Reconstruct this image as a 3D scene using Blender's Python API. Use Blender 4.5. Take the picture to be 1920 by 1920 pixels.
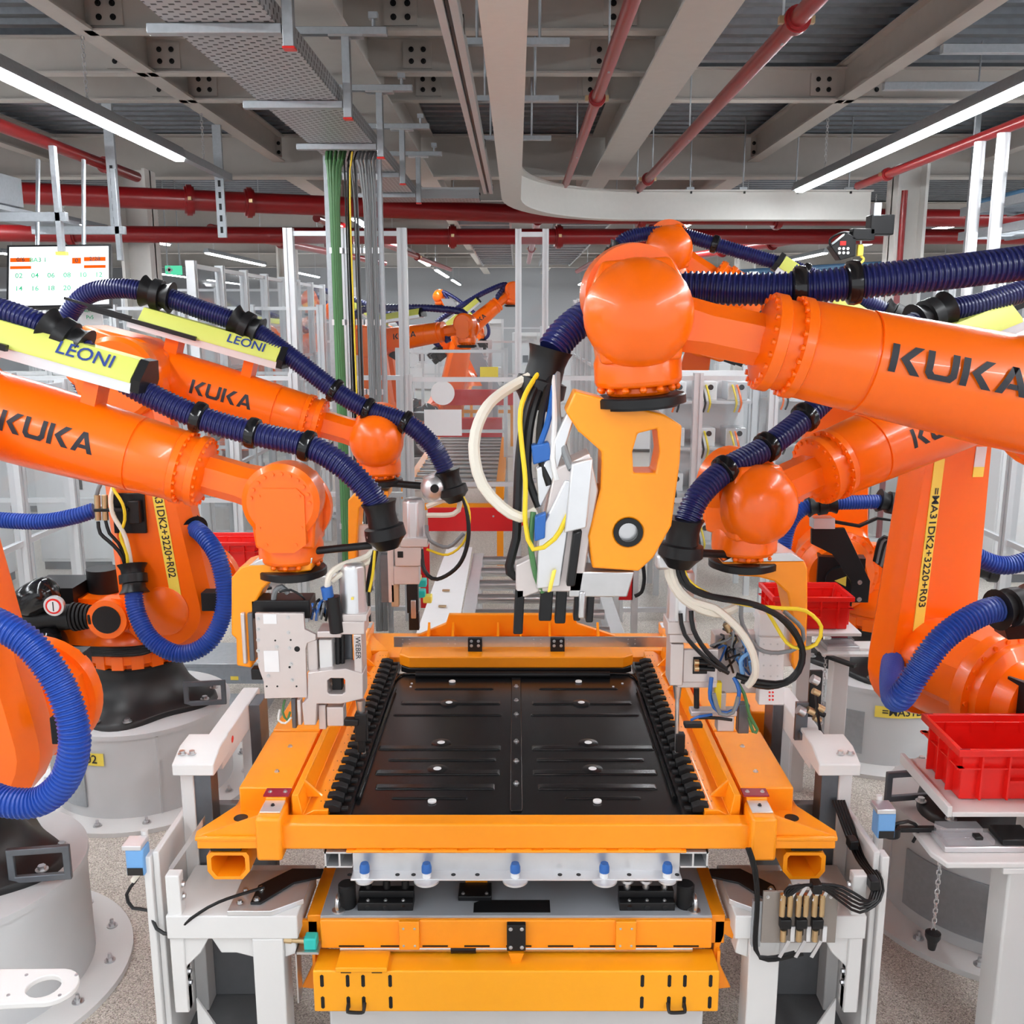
import bpy, bmesh, math, random
from mathutils import Matrix, Vector
random.seed(7)
sc = bpy.context.scene
for o in list(bpy.data.objects): bpy.data.objects.remove(o)
COL = sc.collection
R = math.radians

# ---------------------------------------------------------------- camera
FPX = 1800.0
PITCH = math.atan(360 / FPX); CP = math.cos(PITCH); SP = math.sin(PITCH)
CAMZ = 3.0
cam = bpy.data.cameras.new('camera'); camo = bpy.data.objects.new('camera', cam); COL.objects.link(camo)
cam.sensor_width = 36.0; cam.sensor_fit = 'HORIZONTAL'; cam.lens = 36.0 * FPX / 1920
cam.shift_x = -8 / 1920.0
cam.clip_start = 0.05; cam.clip_end = 200
camo.location = (0, 0, CAMZ); camo.rotation_euler = (math.pi / 2 - PITCH, 0, 0)
sc.camera = camo

# ---------------------------------------------------------------- world, exposure
w = bpy.data.worlds.new('hall_ambient'); sc.world = w; w.use_nodes = True
bg = w.node_tree.nodes['Background']; bg.inputs[0].default_value = (0.93, 0.96, 1.0, 1); bg.inputs[1].default_value = 1.1
sc.view_settings.view_transform = 'Standard'; sc.view_settings.look = 'None'
sc.view_settings.exposure = 0.3; sc.view_settings.gamma = 1.0; sc.view_settings.use_curve_mapping = False
sc.cycles.transparent_max_bounces = 40
LAMP = 62.0      # emission of the strip luminaires

# ---------------------------------------------------------------- measuring: photo pixel -> place in the hall
def U(px, py, Z=None, Y=None):
    a = (px - 968) / FPX; b = (960 - py) / FPX
    dy = CP + b * SP; dz = -SP + b * CP
    t = (Z - CAMZ) / dz if Z is not None else Y / dy
    return Vector((a * t, dy * t, CAMZ + dz * t))

# ---------------------------------------------------------------- materials
MT = {}
def mat(name, col, rough=0.5, metal=0.0, noise=0.0, nscale=20.0, bump=0.0, bscale=60.0, coat=0.0, spec=None):
    m = bpy.data.materials.new(name); m.use_nodes = True; nt = m.node_tree
    b = nt.nodes['Principled BSDF']
    b.inputs['Base Color'].default_value = (*col, 1); b.inputs['Roughness'].default_value = rough; b.inputs['Metallic'].default_value = metal
    if coat: b.inputs['Coat Weight'].default_value = coat
    if spec is not None: b.inputs['Specular IOR Level'].default_value = spec
    tc = nt.nodes.new('ShaderNodeTexCoord')
    n = nt.nodes.new('ShaderNodeTexNoise'); n.inputs['Scale'].default_value = nscale; n.inputs['Detail'].default_value = 5
    nt.links.new(tc.outputs['Object'], n.inputs['Vector'])
    mx = nt.nodes.new('ShaderNodeMix'); mx.data_type = 'RGBA'
    k = max(noise, 0.02)
    mx.inputs['A'].default_value = (*[c * (1 - k) for c in col], 1); mx.inputs['B'].default_value = (*[min(1, c * (1 + k)) for c in col], 1)
    nt.links.new(n.outputs['Fac'], mx.inputs['Factor']); nt.links.new(mx.outputs['Result'], b.inputs['Base Color'])
    if bump:
        n2 = nt.nodes.new('ShaderNodeTexNoise'); n2.inputs['Scale'].default_value = bscale; nt.links.new(tc.outputs['Object'], n2.inputs['Vector'])
        bp = nt.nodes.new('ShaderNodeBump'); bp.inputs['Strength'].default_value = bump; bp.inputs['Distance'].default_value = 0.002
        nt.links.new(n2.outputs['Fac'], bp.inputs['Height']); nt.links.new(bp.outputs['Normal'], b.inputs['Normal'])
    MT[name] = m; return m
mat('orange', (1.0, 0.152, 0.0005), 0.28, noise=.03, coat=.15)
mat('amber', (1.0, 0.315, 0.004), 0.38, noise=.05, coat=.1)
mat('yellow_paint', (1.0, 0.40, 0.008), 0.38, noise=.03)
mat('navy', (0.014, 0.018, 0.105), 0.28)
mat('blue_hose', (0.012, 0.062, 0.36), 0.34)
mat('black', (0.008, 0.008, 0.009), 0.38, spec=.35)
mat('black_matte', (0.010, 0.010, 0.011), 0.6, spec=.3)
mat('black_gloss', (0.008, 0.008, 0.009), 0.14)
mat('panel_black', (0.008, 0.008, 0.009), 0.17, bump=.15, bscale=500)
mat('black_cast', (0.010, 0.010, 0.011), 0.40, bump=.2, bscale=300)
mat('pedestal', (0.60, 0.61, 0.62), 0.5, noise=.05, nscale=5, bump=.1, bscale=400)
mat('white', (0.70, 0.695, 0.69), 0.45, noise=.03, nscale=6, bump=.08, bscale=300)
mat('white_sheet', (0.78, 0.78, 0.79), 0.4)
mat('alu', (0.74, 0.75, 0.77), 0.34, 0.75, noise=.05)
mat('alu_profile', (0.66, 0.68, 0.70), 0.38, 0.5, noise=.04)
mat('steel', (0.62, 0.62, 0.63), 0.28, 0.95, noise=.08)
mat('machined', (0.66, 0.60, 0.585), 0.40, 0.55, noise=.04)  # bare metal; pinkish reflections of the orange parts put into its colour
mat('galv', (0.42, 0.45, 0.48), 0.42, 0.7, noise=.14, nscale=35)
mat('galv_dark', (0.15, 0.165, 0.185), 0.36, 0.7, noise=.25, nscale=12)
mat('beam', (0.50, 0.47, 0.435), 0.62, noise=.06, nscale=8, bump=.1, bscale=200)
mat('column', (0.70, 0.69, 0.66), 0.6, noise=.04)
mat('red_pipe', (0.27, 0.008, 0.010), 0.3, noise=.08)
mat('red_plastic', (0.78, 0.012, 0.008), 0.32, noise=.03)
mat('red_sheet', (0.60, 0.003, 0.006), 0.4)
mat('lime', (0.62, 0.66, 0.13), 0.45)
mat('stand_dark_shaded', (0.16, 0.165, 0.175), 0.55, noise=.1)  # dark grey inner plates, with the shade inside the stand painted in
mat('brown_plate', (0.30, 0.265, 0.24), 0.5, .3)
mat('label_yellow', (0.95, 0.74, 0.10), 0.5)
mat('ink', (0.012, 0.012, 0.02), 0.5)
mat('ink_blue', (0.02, 0.05, 0.25), 0.5)
mat('teal', (0.02, 0.50, 0.45), 0.4)
mat('cap_blue', (0.02, 0.12, 0.42), 0.35)
mat('sensor_blue', (0.16, 0.38, 0.72), 0.4)
mat('brass', (0.62, 0.45, 0.25), 0.3, 0.9)
mat('cream', (0.78, 0.74, 0.64), 0.5)
mat('grey_cable', (0.20, 0.21, 0.22), 0.5)
mat('green_cable', (0.07, 0.20, 0.07), 0.5)
mat('yellow_cable', (0.85, 0.62, 0.02), 0.45)
mat('deck_grey', (0.36, 0.39, 0.43), 0.45, .2, noise=.08, nscale=4)
mat('dark_red', (0.28, 0.01, 0.03), 0.3)
mat('far_wall', (0.42, 0.43, 0.45), 0.8, noise=.05)
mat('blue_pipe', (0.10, 0.24, 0.42), 0.4)
mat('exit_green', (0.02, 0.42, 0.18), 0.5)
mat('wood', (0.45, 0.30, 0.18), 0.6, noise=.2)

def emis(name, col, s):
    m = bpy.data.materials.new(name); m.use_nodes = True; nt = m.node_tree
    nt.nodes.remove(nt.nodes['Principled BSDF'])
    e = nt.nodes.new('ShaderNodeEmission'); e.inputs[0].default_value = (*col, 1); e.inputs[1].default_value = s
    nt.links.new(e.outputs[0], nt.nodes['Material Output'].inputs[0]); MT[name] = m
emis('lamp_tube', (0.95, 0.98, 1.0), LAMP)
emis('screen_white', (0.95, 0.98, 1.0), 1.3)
emis('screen_orange', (1.0, 0.13, 0.01), 0.9)
emis('screen_green', (0.25, 0.60, 0.42), 0.9)
emis('sign_green', (0.10, 0.62, 0.36), 1.0)

def glass(name, tint, haze, gl):
    m = bpy.data.materials.new(name); m.use_nodes = True; nt = m.node_tree
    nt.nodes.remove(nt.nodes['Principled BSDF'])
    t = nt.nodes.new('ShaderNodeBsdfTransparent'); t.inputs[0].default_value = (*tint, 1)
    g = nt.nodes.new('ShaderNodeBsdfGlossy'); g.inputs['Roughness'].default_value = 0.05
    d = nt.nodes.new('ShaderNodeBsdfDiffuse'); d.inputs[0].default_value = (.85, .87, .9, 1)
    fr = nt.nodes.new('ShaderNodeLayerWeight'); fr.inputs[0].default_value = .5
    pw = nt.nodes.new('ShaderNodeMath'); pw.operation = 'POWER'; pw.inputs[1].default_value = 4.0; nt.links.new(fr.outputs['Facing'], pw.inputs[0])
    ml = nt.nodes.new('ShaderNodeMath'); ml.operation = 'MULTIPLY_ADD'; ml.inputs[1].default_value = .45 * gl; ml.inputs[2].default_value = .02
    nt.links.new(pw.outputs[0], ml.inputs[0])
    m1 = nt.nodes.new('ShaderNodeMixShader'); m1.inputs[0].default_value = haze
    nt.links.new(t.outputs[0], m1.inputs[1]); nt.links.new(d.outputs[0], m1.inputs[2])
    m2 = nt.nodes.new('ShaderNodeMixShader'); nt.links.new(ml.outputs[0], m2.inputs[0])
    nt.links.new(m1.outputs[0], m2.inputs[1]); nt.links.new(g.outputs[0], m2.inputs[2])
    nt.links.new(m2.outputs[0], nt.nodes['Material Output'].inputs[0]); MT[name] = m
glass('pane', (.965, .975, .98), 0.022, 1.0)
glass('acrylic', (.97, .96, .97), 0.15, 1.0)

def floor_material():
    m = bpy.data.materials.new('floor_terrazzo'); m.use_nodes = True; nt = m.node_tree; b = nt.nodes['Principled BSDF']
    tc = nt.nodes.new('ShaderNodeTexCoord')
    v = nt.nodes.new('ShaderNodeTexVoronoi'); v.inputs['Scale'].default_value = 210
    n = nt.nodes.new('ShaderNodeTexNoise'); n.inputs['Scale'].default_value = 260; n.inputs['Detail'].default_value = 4
    n2 = nt.nodes.new('ShaderNodeTexNoise'); n2.inputs['Scale'].default_value = 1.2
    for q in (v, n, n2): nt.links.new(tc.outputs['Object'], q.inputs['Vector'])
    sx = nt.nodes.new('ShaderNodeSeparateColor'); nt.links.new(v.outputs['Color'], sx.inputs[0])
    cr = nt.nodes.new('ShaderNodeValToRGB'); e = cr.color_ramp.elements
    e[0].position = 0.0; e[0].color = (.20, .165, .135, 1); e[1].position = 1; e[1].color = (.80, .75, .68, 1)
    k = cr.color_ramp.elements.new(.2); k.color = (.42, .375, .33, 1)
    k = cr.color_ramp.elements.new(.6); k.color = (.56, .51, .455, 1)
    nt.links.new(sx.outputs[0], cr.inputs[0])
    mx = nt.nodes.new('ShaderNodeMix'); mx.data_type = 'RGBA'; mx.blend_type = 'OVERLAY'; mx.inputs['Factor'].default_value = .35
    nt.links.new(cr.outputs[0], mx.inputs['A']); nt.links.new(n.outputs['Color'], mx.inputs['B'])
    nt.links.new(mx.outputs['Result'], b.inputs['Base Color']); b.inputs['Roughness'].default_value = .42
    MT['floor'] = m
floor_material()

def perforated():
    # galvanised sheet with rows of punched slots: flat print of the dark slots
    m = bpy.data.materials.new('perforated_sheet'); m.use_nodes = True; nt = m.node_tree; b = nt.nodes['Principled BSDF']
    tc = nt.nodes.new('ShaderNodeTexCoord'); sp = nt.nodes.new('ShaderNodeSeparateXYZ'); nt.links.new(tc.outputs['Object'], sp.inputs[0])
    def math_(op, a, bb):
        q = nt.nodes.new('ShaderNodeMath'); q.operation = op
        for i, s in enumerate((a, bb)):
            if s is None: continue
            if isinstance(s, (int, float)): q.inputs[i].default_value = s
            else: nt.links.new(s, q.inputs[i])
        return q.outputs[0]
    xz = math_('ADD', sp.outputs[0], sp.outputs[2])
    fx = math_('FRACT', math_('MULTIPLY', xz, 1 / .042), None)
    row = math_('FLOOR', math_('MULTIPLY', xz, 1 / .042), None)
    off = math_('MULTIPLY', row, .5)
    fy = math_('FRACT', math_('ADD', math_('MULTIPLY', sp.outputs[1], 1 / .075), off), None)
    cx = math_('LESS_THAN', math_('ABSOLUTE', math_('SUBTRACT', fx, .5), None), .33)
    cy = math_('LESS_THAN', math_('ABSOLUTE', math_('SUBTRACT', fy, .5), None), .13)
    a = math_('MULTIPLY', cx, cy)
    mx = nt.nodes.new('ShaderNodeMix'); mx.data_type = 'RGBA'; mx.inputs['A'].default_value = (.46, .48, .50, 1); mx.inputs['B'].default_value = (.015, .016, .018, 1)
    nt.links.new(a, mx.inputs['Factor']); nt.links.new(mx.outputs['Result'], b.inputs['Base Color'])
    b.inputs['Roughness'].default_value = .42; b.inputs['Metallic'].default_value = .45; MT['perforated'] = m
perforated()

# ---------------------------------------------------------------- mesh helpers
def frame_to(p0, p1):
    z = (p1 - p0).normalized(); a = Vector((0, 0, 1)) if abs(z.z) < .95 else Vector((1, 0, 0))
    x = a.cross(z).normalized(); y = z.cross(x)
    return Matrix(((x.x, y.x, z.x, p0.x), (x.y, y.y, z.y, p0.y), (x.z, y.z, z.z, p0.z), (0, 0, 0, 1)))
def spline(pts, step=.03, n=None):
    pts = [Vector(p) for p in pts]
    ext = [pts[0] * 2 - pts[1]] + pts + [pts[-1] * 2 - pts[-2]]
    out = []
    for i in range(1, len(ext) - 2):
        p0, p1, p2, p3 = ext[i - 1:i + 3]
        k = n or max(2, int((p2 - p1).length / step))
        for j in range(k):
            t = j / k
            out.append(.5 * ((2 * p1) + (p2 - p0) * t + (2 * p0 - 5 * p1 + 4 * p2 - p3) * t * t + (3 * p1 - p0 - 3 * p2 + p3) * t ** 3))
    out.append(pts[-1]); return out
class MB:
    def __init__(s): s.v = []; s.f = []; s.M = Matrix()
    def add(s, vs, fs):
        o = len(s.v); s.v += [tuple(s.M @ Vector(q)) for q in vs]; s.f += [tuple(o + i for i in f) for f in fs]; return s
    def hexa(s, p):   # 4 bottom (ccw), 4 top
        return s.add(p, [(3, 2, 1, 0), (4, 5, 6, 7), (0, 1, 5, 4), (1, 2, 6, 5), (2, 3, 7, 6), (3, 0, 4, 7)])
    def box(s, x0, x1, y0, y1, z0, z1):
        x0, x1 = sorted((x0, x1)); y0, y1 = sorted((y0, y1)); z0, z1 = sorted((z0, z1))
        return s.hexa([(x0, y0, z0), (x1, y0, z0), (x1, y1, z0), (x0, y1, z0), (x0, y0, z1), (x1, y0, z1), (x1, y1, z1), (x0, y1, z1)])
    def cyl(s, p0, p1, r0, r1=None, n=20):
        p0 = Vector(p0); p1 = Vector(p1); r1 = r0 if r1 is None else r1
        return s.lathe([(r0, 0), (r1, (p1 - p0).length)], n, frame_to(p0, p1))
    def lathe(s, prof, n=24, M=None, fn=None):
        M = M or Matrix(); vs = []; fs = []
        for (r, z) in prof:
            for i in range(n):
                a = 2 * math.pi * i / n; rr = r * (fn(a, z) if fn else 1)
                vs.append(M @ Vector((rr * math.cos(a), rr * math.sin(a), z)))
        for k in range(len(prof) - 1):
            for i in range(n):
                j = (i + 1) % n; fs.append((k * n + i, k * n + j, (k + 1) * n + j, (k + 1) * n + i))
        fs.append(tuple(reversed(range(n)))); fs.append(tuple(range((len(prof) - 1) * n, len(prof) * n)))
        return s.add(vs, fs)
    def sweep(s, pts, rf, n=10):
        pts = [Vector(p) for p in pts]; vs = []; fs = []; N = len(pts)
        t = (pts[1] - pts[0]).normalized(); a = Vector((0, 0, 1)) if abs(t.z) < .9 else Vector((1, 0, 0)); x = a.cross(t).normalized()
        for i, p in enumerate(pts):
            t = (pts[min(i + 1, N - 1)] - pts[max(i - 1, 0)])
            t = t.normalized() if t.length > 1e-9 else Vector((0, 0, 1))
            x = (x - t * x.dot(t)).normalized(); y = t.cross(x); r = rf(i) if callable(rf) else rf
            for k in range(n):
                b = 2 * math.pi * k / n; vs.append(p + x * (r * math.cos(b)) + y * (r * math.sin(b)))
        for i in range(N - 1):
            for k in range(n):
                l = (k + 1) % n; fs.append((i * n + k, i * n + l, (i + 1) * n + l, (i + 1) * n + k))
        fs.append(tuple(reversed(range(n)))); fs.append(tuple(range((N - 1) * n, N * n)))
        return s.add(vs, fs)
    def tube(s, pts, r, n=8, step=.03): return s.sweep(spline(pts, step), r, n)
    def corr(s, pts, r, pitch=.017, n=14):
        sp = spline(pts, pitch / 2.2); # even resample
        L = [0]
        for a, b in zip(sp, sp[1:]): L.append(L[-1] + (b - a).length)
        m = int(L[-1] / pitch); out = []; rad = []; k = 0
        for i in range(m * 4):
            d = i * pitch / 4
            while k < len(L) - 2 and L[k + 1] < d: k += 1
            t = (d - L[k]) / max(1e-9, L[k + 1] - L[k]); out.append(sp[k].lerp(sp[k + 1], t))
            rad.append(r if i % 4 in (0, 1) else r * .88)
        return s.sweep(out, lambda i: rad[i], n)
    def prism(s, poly, a0, a1, ax='y'):   # poly in the plane across ax
        n = len(poly)
        ar = sum(poly[i][0] * poly[(i + 1) % n][1] - poly[(i + 1) % n][0] * poly[i][1] for i in range(n))
        if ar < 0: poly = poly[::-1]
        def P(u, v, a): return {'y': (u, a, v), 'x': (a, u, v), 'z': (u, v, a)}[ax]
        vs = [P(u, v, a0) for u, v in poly] + [P(u, v, a1) for u, v in poly]
        fs = [tuple(range(n)), tuple(reversed(range(n, 2 * n)))] + [(i, n + i, n + (i + 1) % n, (i + 1) % n) for i in range(n)]
        return s.add(vs, fs)
    def loft(s, rings):
        n = len(rings[0]); vs = [p for r in rings for p in r]; fs = []
        for k in range(len(rings) - 1):
            for i in range(n): j = (i + 1) % n; fs.append((k * n + i, k * n + j, (k + 1) * n + j, (k + 1) * n + i))
        fs.append(tuple(reversed(range(n)))); fs.append(tuple(range((len(rings) - 1) * n, len(rings) * n)))
        return s.add(vs, fs)
    def sphere(s, c, r, n=20, sc=(1, 1, 1)):
        m = n // 2; prof = []
        for i in range(1, m): a = math.pi * i / m; prof.append((r * math.sin(a), -r * math.cos(a)))
        M = Matrix.Translation(Vector(c)) @ Matrix.Diagonal((*sc, 1))
        return s.lathe(prof, n, M)
    def plate(s, outer, holes, a0, a1, ax='y'):
        bm = bmesh.new()
        def P(u, v, a): return {'y': (u, a, v), 'x': (a, u, v), 'z': (u, v, a)}[ax]
        ed = []
        for lp in [outer] + holes:
            vs = [bm.verts.new(P(u, v, a0)) for u, v in lp]
            ed += [bm.edges.new((vs[i], vs[(i + 1) % len(vs)])) for i in range(len(vs))]
        bmesh.ops.triangle_fill(bm, use_beauty=True, use_dissolve=False, edges=ed)
        r = bmesh.ops.extrude_face_region(bm, geom=bm.faces[:])
        dv = Vector(P(0, 0, a1)) - Vector(P(0, 0, a0))
        bmesh.ops.translate(bm, vec=dv, verts=[g for g in r['geom'] if isinstance(g, bmesh.types.BMVert)])
        bm.verts.index_update()
        s.add([v.co[:] for v in bm.verts], [[v.index for v in f.verts] for f in bm.faces]); bm.free(); return s
    def mesh(s, name, m, angle=38):
        me = bpy.data.meshes.new(name); me.from_pydata(s.v, [], s.f)
        bm = bmesh.new(); bm.from_mesh(me); bmesh.ops.recalc_face_normals(bm, faces=bm.faces[:]); bm.to_mesh(me); bm.free()
        me.materials.append(MT[m] if isinstance(m, str) else m)
        for p in me.polygons: p.use_smooth = True
        me.set_sharp_from_angle(angle=R(angle)); return me
    def build(s, name, m, parent=None, bev=0, M=None, angle=38):
        return place(name, s.mesh(name, m, angle), parent, M, bev)
def place(name, me, parent=None, M=None, bev=0):
    o = bpy.data.objects.new(name, me); COL.objects.link(o)
    if parent is not None: o.parent = parent
    if M is not None: o.matrix_local = M
    if bev:
        b = o.modifiers.new('edge', 'BEVEL'); b.width = bev; b.segments = 2; b.limit_method = 'ANGLE'; b.angle_limit = R(40)
    return o
def tag(o, label, cat, group=None):
    o['label'] = label; o['category'] = cat
    if group: o['group'] = group
    return o
def thing(name, label, cat, group=None, loc=(0, 0, 0), rz=0):
    o = bpy.data.objects.new(name, None); COL.objects.link(o); o.location = loc; o.rotation_euler = (0, 0, rz)
    o.empty_display_size = .1
    return tag(o, label, cat, group)
def struct(o): o['kind'] = 'structure'; return o
def base_of(pts, z=None):
    return (sum(p[0] for p in pts) / len(pts), sum(p[1] for p in pts) / len(pts), min(p[2] for p in pts) if z is None else z)
def wmat(o):
    m = Matrix.LocRotScale(o.location, o.rotation_euler, o.scale)
    return wmat(o.parent) @ m if o.parent else m
def kid(mb, name, m, root, bev=0, angle=38):
    """mb is in world coordinates; parent keeps world placement"""
    mw = wmat(root)
    return mb.build(name, m, root, bev, mw.inverted(), angle)
def pl(name, me, root, Mw, bev=0):
    mw = wmat(root)
    return place(name, me, root, mw.inverted() @ Mw, bev)
def T(x, y, z): return Matrix.Translation((x, y, z))
def RX(a): return Matrix.Rotation(R(a), 4, 'X')
def RY(a): return Matrix.Rotation(R(a), 4, 'Y')
def RZ(a): return Matrix.Rotation(R(a), 4, 'Z')
def circ(cx, cy, r, n=24, a0=0, a1=360):
    full = abs(a1 - a0) >= 360
    return [(cx + r * math.cos(R(a0 + (a1 - a0) * i / (n if full else n - 1))), cy + r * math.sin(R(a0 + (a1 - a0) * i / (n if full else n - 1)))) for i in range(n)]
def pxb(x0, y0, x1, y1, Y, th):
    """box whose front face (at depth Y) covers these photo coordinates"""
    a = U(x0, y0, Y=Y); b = U(x1, y1, Y=Y); return MB().box(a.x, b.x, Y, Y + th, a.z, b.z)
def pxpoly(pts, Y): return [(U(x, y, Y=Y).x, U(x, y, Y=Y).z) for x, y in pts]
TXT = {}
def text_mesh(s, size, m, bold=0.0, align='CENTER'):
    k = (s, size, m, bold, align)
    if k in TXT: return TXT[k]
    cu = bpy.data.curves.new('lettering', 'FONT'); cu.body = s; cu.size = size; cu.align_x = align; cu.align_y = 'CENTER'; cu.offset = bold * size; cu.resolution_u = 3
    ob = bpy.data.objects.new('lettering', cu); COL.objects.link(ob)
    dg = bpy.context.evaluated_depsgraph_get(); dg.update()
    me = bpy.data.meshes.new_from_object(ob.evaluated_get(dg)); bpy.data.objects.remove(ob)
    me.materials.clear(); me.materials.append(MT[m]); TXT[k] = me; return me
# shared small hardware
def bolt_mesh():
    b = MB(); b.cyl((0, 0, 0), (0, 0, .15), 1.0, n=14); b.cyl((0, 0, .15), (0, 0, .75), .62, n=6); return b.mesh('bolt', 'steel')
BOLT = bolt_mesh()
def stud_mesh():
    b = MB(); b.cyl((0, 0, 0), (0, 0, .18), 1.0, n=14); b.cyl((0, 0, .18), (0, 0, .75), .6, n=6); b.cyl((0, 0, .75), (0, 0, 1.5), .33, n=10); return b.mesh('anchor_bolt', 'steel')
STUD = stud_mesh()
def obolt_mesh():
    b = MB(); b.cyl((0, 0, 0), (0, 0, .8), .7, n=10); return b.mesh('bolt', 'orange')
OBOLT = obolt_mesh()
def dbolt_mesh():
    b = MB(); b.cyl((0, 0, 0), (0, 0, .2), 1, n=12); b.cyl((0, 0, .2), (0, 0, .9), .7, n=6); return b.mesh('bolt', 'black')
DBOLT = dbolt_mesh()
def MS(x, y, z, s): return T(x, y, z) @ Matrix.Scale(s, 4)
# ================================================================ THE HALL
struct(MB().box(-22, 22, -6, 48, -.2, 0).build('floor', 'floor'))
def deck():
    b = MB(); vs = []; fs = []; y = -6.0; prof = []
    while y < 48:
        prof += [(y, 5.60), (y + .11, 5.60), (y + .15, 5.70), (y + .26, 5.70)]; y += .30
    for (yy, z) in prof: vs += [(-22, yy, z), (22, yy, z)]
    for i in range(len(prof) - 1): fs.append((2 * i, 2 * i + 1, 2 * i + 3, 2 * i + 2))
    b.add(vs, fs); o = b.build('ceiling', 'galv_dark', angle=10); return struct(o)
deck()
struct(MB().box(-22.2, 22.2, 48, 48.3, 0, 6).build('wall_back', 'far_wall'))
struct(MB().box(-22.3, -22, -6, 48, 0, 6).build('wall_left', 'far_wall'))
struct(MB().box(22, 22.3, -6, 48, 0, 6).build('wall_right', 'far_wall'))

def ibeam(axis, c, a0, a1, z0, z1, fw, ft=.025, wt=.02, m='beam'):
    b = MB()
    for (q0, q1, h) in ((z0, z0 + ft, fw / 2), (z0 + ft, z1 - ft, wt / 2), (z1 - ft, z1, fw / 2)):
        if axis == 'x': b.box(a0, a1, c - h, c + h, q0, q1)
        else: b.box(c - h, c + h, a0, a1, q0, q1)
    o = b.build('ceiling_beam', m); struct(o); return o
def cleat(o, x, y, z, facing, nx=2):
    """bolted end plate on a beam web; facing -y"""
    b = MB().box(x - .13, x + .13, y - .02, y, z - .11, z + .11); p = kid(b, 'end_plate', 'beam', o)
    for i in (-1, 1):
        for j in (-1, 1): pl('bolt', DBOLT, p, T(x + i * .055, y - .02, z + j * .05) @ RX(90) @ Matrix.Scale(.024, 4))
# girders across
for gy in (14.5, 22.5, 30.5, 38.5): ibeam('x', gy, -22, 22, 5.0, 5.58, .3)
# main beams along the hall
mb1 = ibeam('y', -1.36, -5, 14.35, 5.0, 5.58, .36); mb2 = ibeam('y', 1.27, -5, 14.35, 5.0, 5.58, .38)
for x in (-1.36, 1.27, -3.37, 3.37): ibeam('y', x, 14.65, 46, 5.1, 5.58, .3)
s1 = ibeam('y', -3.37, -5, 14.35, 5.2, 5.56, .17); s2 = ibeam('y', 3.37, -5, 14.35, 5.2, 5.56, .17)
for x in (-6.6, 6.6, -10, 10): ibeam('y', x, -5, 14.35, 5.2, 5.56, .17)
for i, y in enumerate((7.0, 8.1, 9.4, 10.5)):
    for (x0, x1) in ((-3.36, -1.37), (-1.35, 1.26)):
        o = ibeam('x', y, x0, x1, 5.2, 5.52, .14, .018, .014)
        for xx in ((x0 + .17, x1 - .45) if x0 < -2 else (x0 + .45, x1 - .45)): cleat(o, xx, y - .007, 5.36, 0)
for y, x0, x1 in ((9.4, -9.9, -6.61), (9.4, -6.59, -3.38), (10.5, -6.59, -3.38), (10.5, 1.28, 3.36), (10.5, 3.38, 6.59)):
    o = ibeam('x', y, x0, x1, 5.2, 5.52, .14, .018, .014)
    cleat(o, x1 - .22, y - .007, 5.36, 0); cleat(o, x0 + .25, y - .007, 5.36, 0)
# beam ends bolted to the girder
for o, x in ((s1, -3.37), (s2, 3.37)):
    for sx in (-1, 1):
        p = kid(MB().box(x + sx * .012, x + sx * .09, 14.15, 14.17, 5.24, 5.5), 'end_plate', 'beam', o)
        for j in (0, 1): pl('bolt', DBOLT, p, T(x + sx * .05, 14.15, 5.3 + j * .12) @ RX(90) @ Matrix.Scale(.026, 4))
for gy in (18.5, 26.5, 34.5):
    for x0, x1 in ((-3.2, -1.5), (-1.2, 1.1), (1.4, 3.2)): ibeam('x', gy, x0, x1, 5.15, 5.55, .16, .018, .014)
# columns
for i, (x, y) in enumerate(((-5.2, 13.75), (5.2, 13.35), (-5.2, 22.5), (5.2, 22.5), (5.2, 30.5), (-5.2, 30.5))):
    o = MB().box(x - .2, x + .2, y - .02, y + .02, 0, 5.0).box(x - .2, x - .16, y - .2, y + .2, 0, 5.0).box(x + .16, x + .2, y - .2, y + .2, 0, 5.0).build('column', 'column')
    struct(o)
    kid(MB().box(x - .26, x + .26, y - .26, y + .26, 0, .04), 'base_plate', 'column', o)

# ---------------------------------------------------------------- strip luminaires
def luminaire(x, y0, y1, z, label, group=None, ylit=None, chains=()):
    t = thing('strip_light', label, 'ceiling light', group, (x, (y0 + y1) / 2, z))
    kid(MB().prism([(x - .045, z + .10), (x + .045, z + .10), (x + .07, z + .02), (x + .07, z), (x - .07, z), (x - .07, z + .02)], y0, ylit or y1, 'y'), 'housing', 'galv', t)
    yl = y1 - .1 if ylit is None else ylit
    kid(MB().prism([(x - .055, z - .002), (x + .055, z - .002), (x + .042, z - .03), (x - .042, z - .03)], y0 + .05, yl, 'y'), 'diffuser', 'lamp_tube', t)
    if ylit: kid(MB().box(x - .045, x + .045, ylit, y1, z + .01, z + .09), 'trunking', 'galv', t)
    for cy in (chains or (y0 + .6, y1 - .6)):
        b = MB(); zz = z + .1; k = 0
        while zz < (5.17 if abs(x + 3.4) < .01 else 5.56):
            # chain links: alternate flat ovals
            pts = [Vector((0, 0, -.02)), Vector((.012, 0, -.01)), Vector((.012, 0, .01)), Vector((0, 0, .02)), Vector((-.012, 0, .01)), Vector((-.012, 0, -.01)), Vector((0, 0, -.02))]
            q = Matrix.Rotation(R(90 * (k % 2)), 4, 'Z'); b.sweep([Vector((x, cy, zz + .018)) + q @ p for p in pts], .0045, 5); zz += .032; k += 1
        kid(b, 'chain', 'steel', t)
luminaire(-3.40, 2.2, 11.9, 4.6, 'long white strip light hung on chains beside the perforated tray', ylit=10.2, chains=(6.2, 8.1, 11.0))
luminaire(3.55, 2.2, 12.7, 4.6, 'long white strip light hung over the red bins and white column', chains=(5.0, 11.6))
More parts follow.
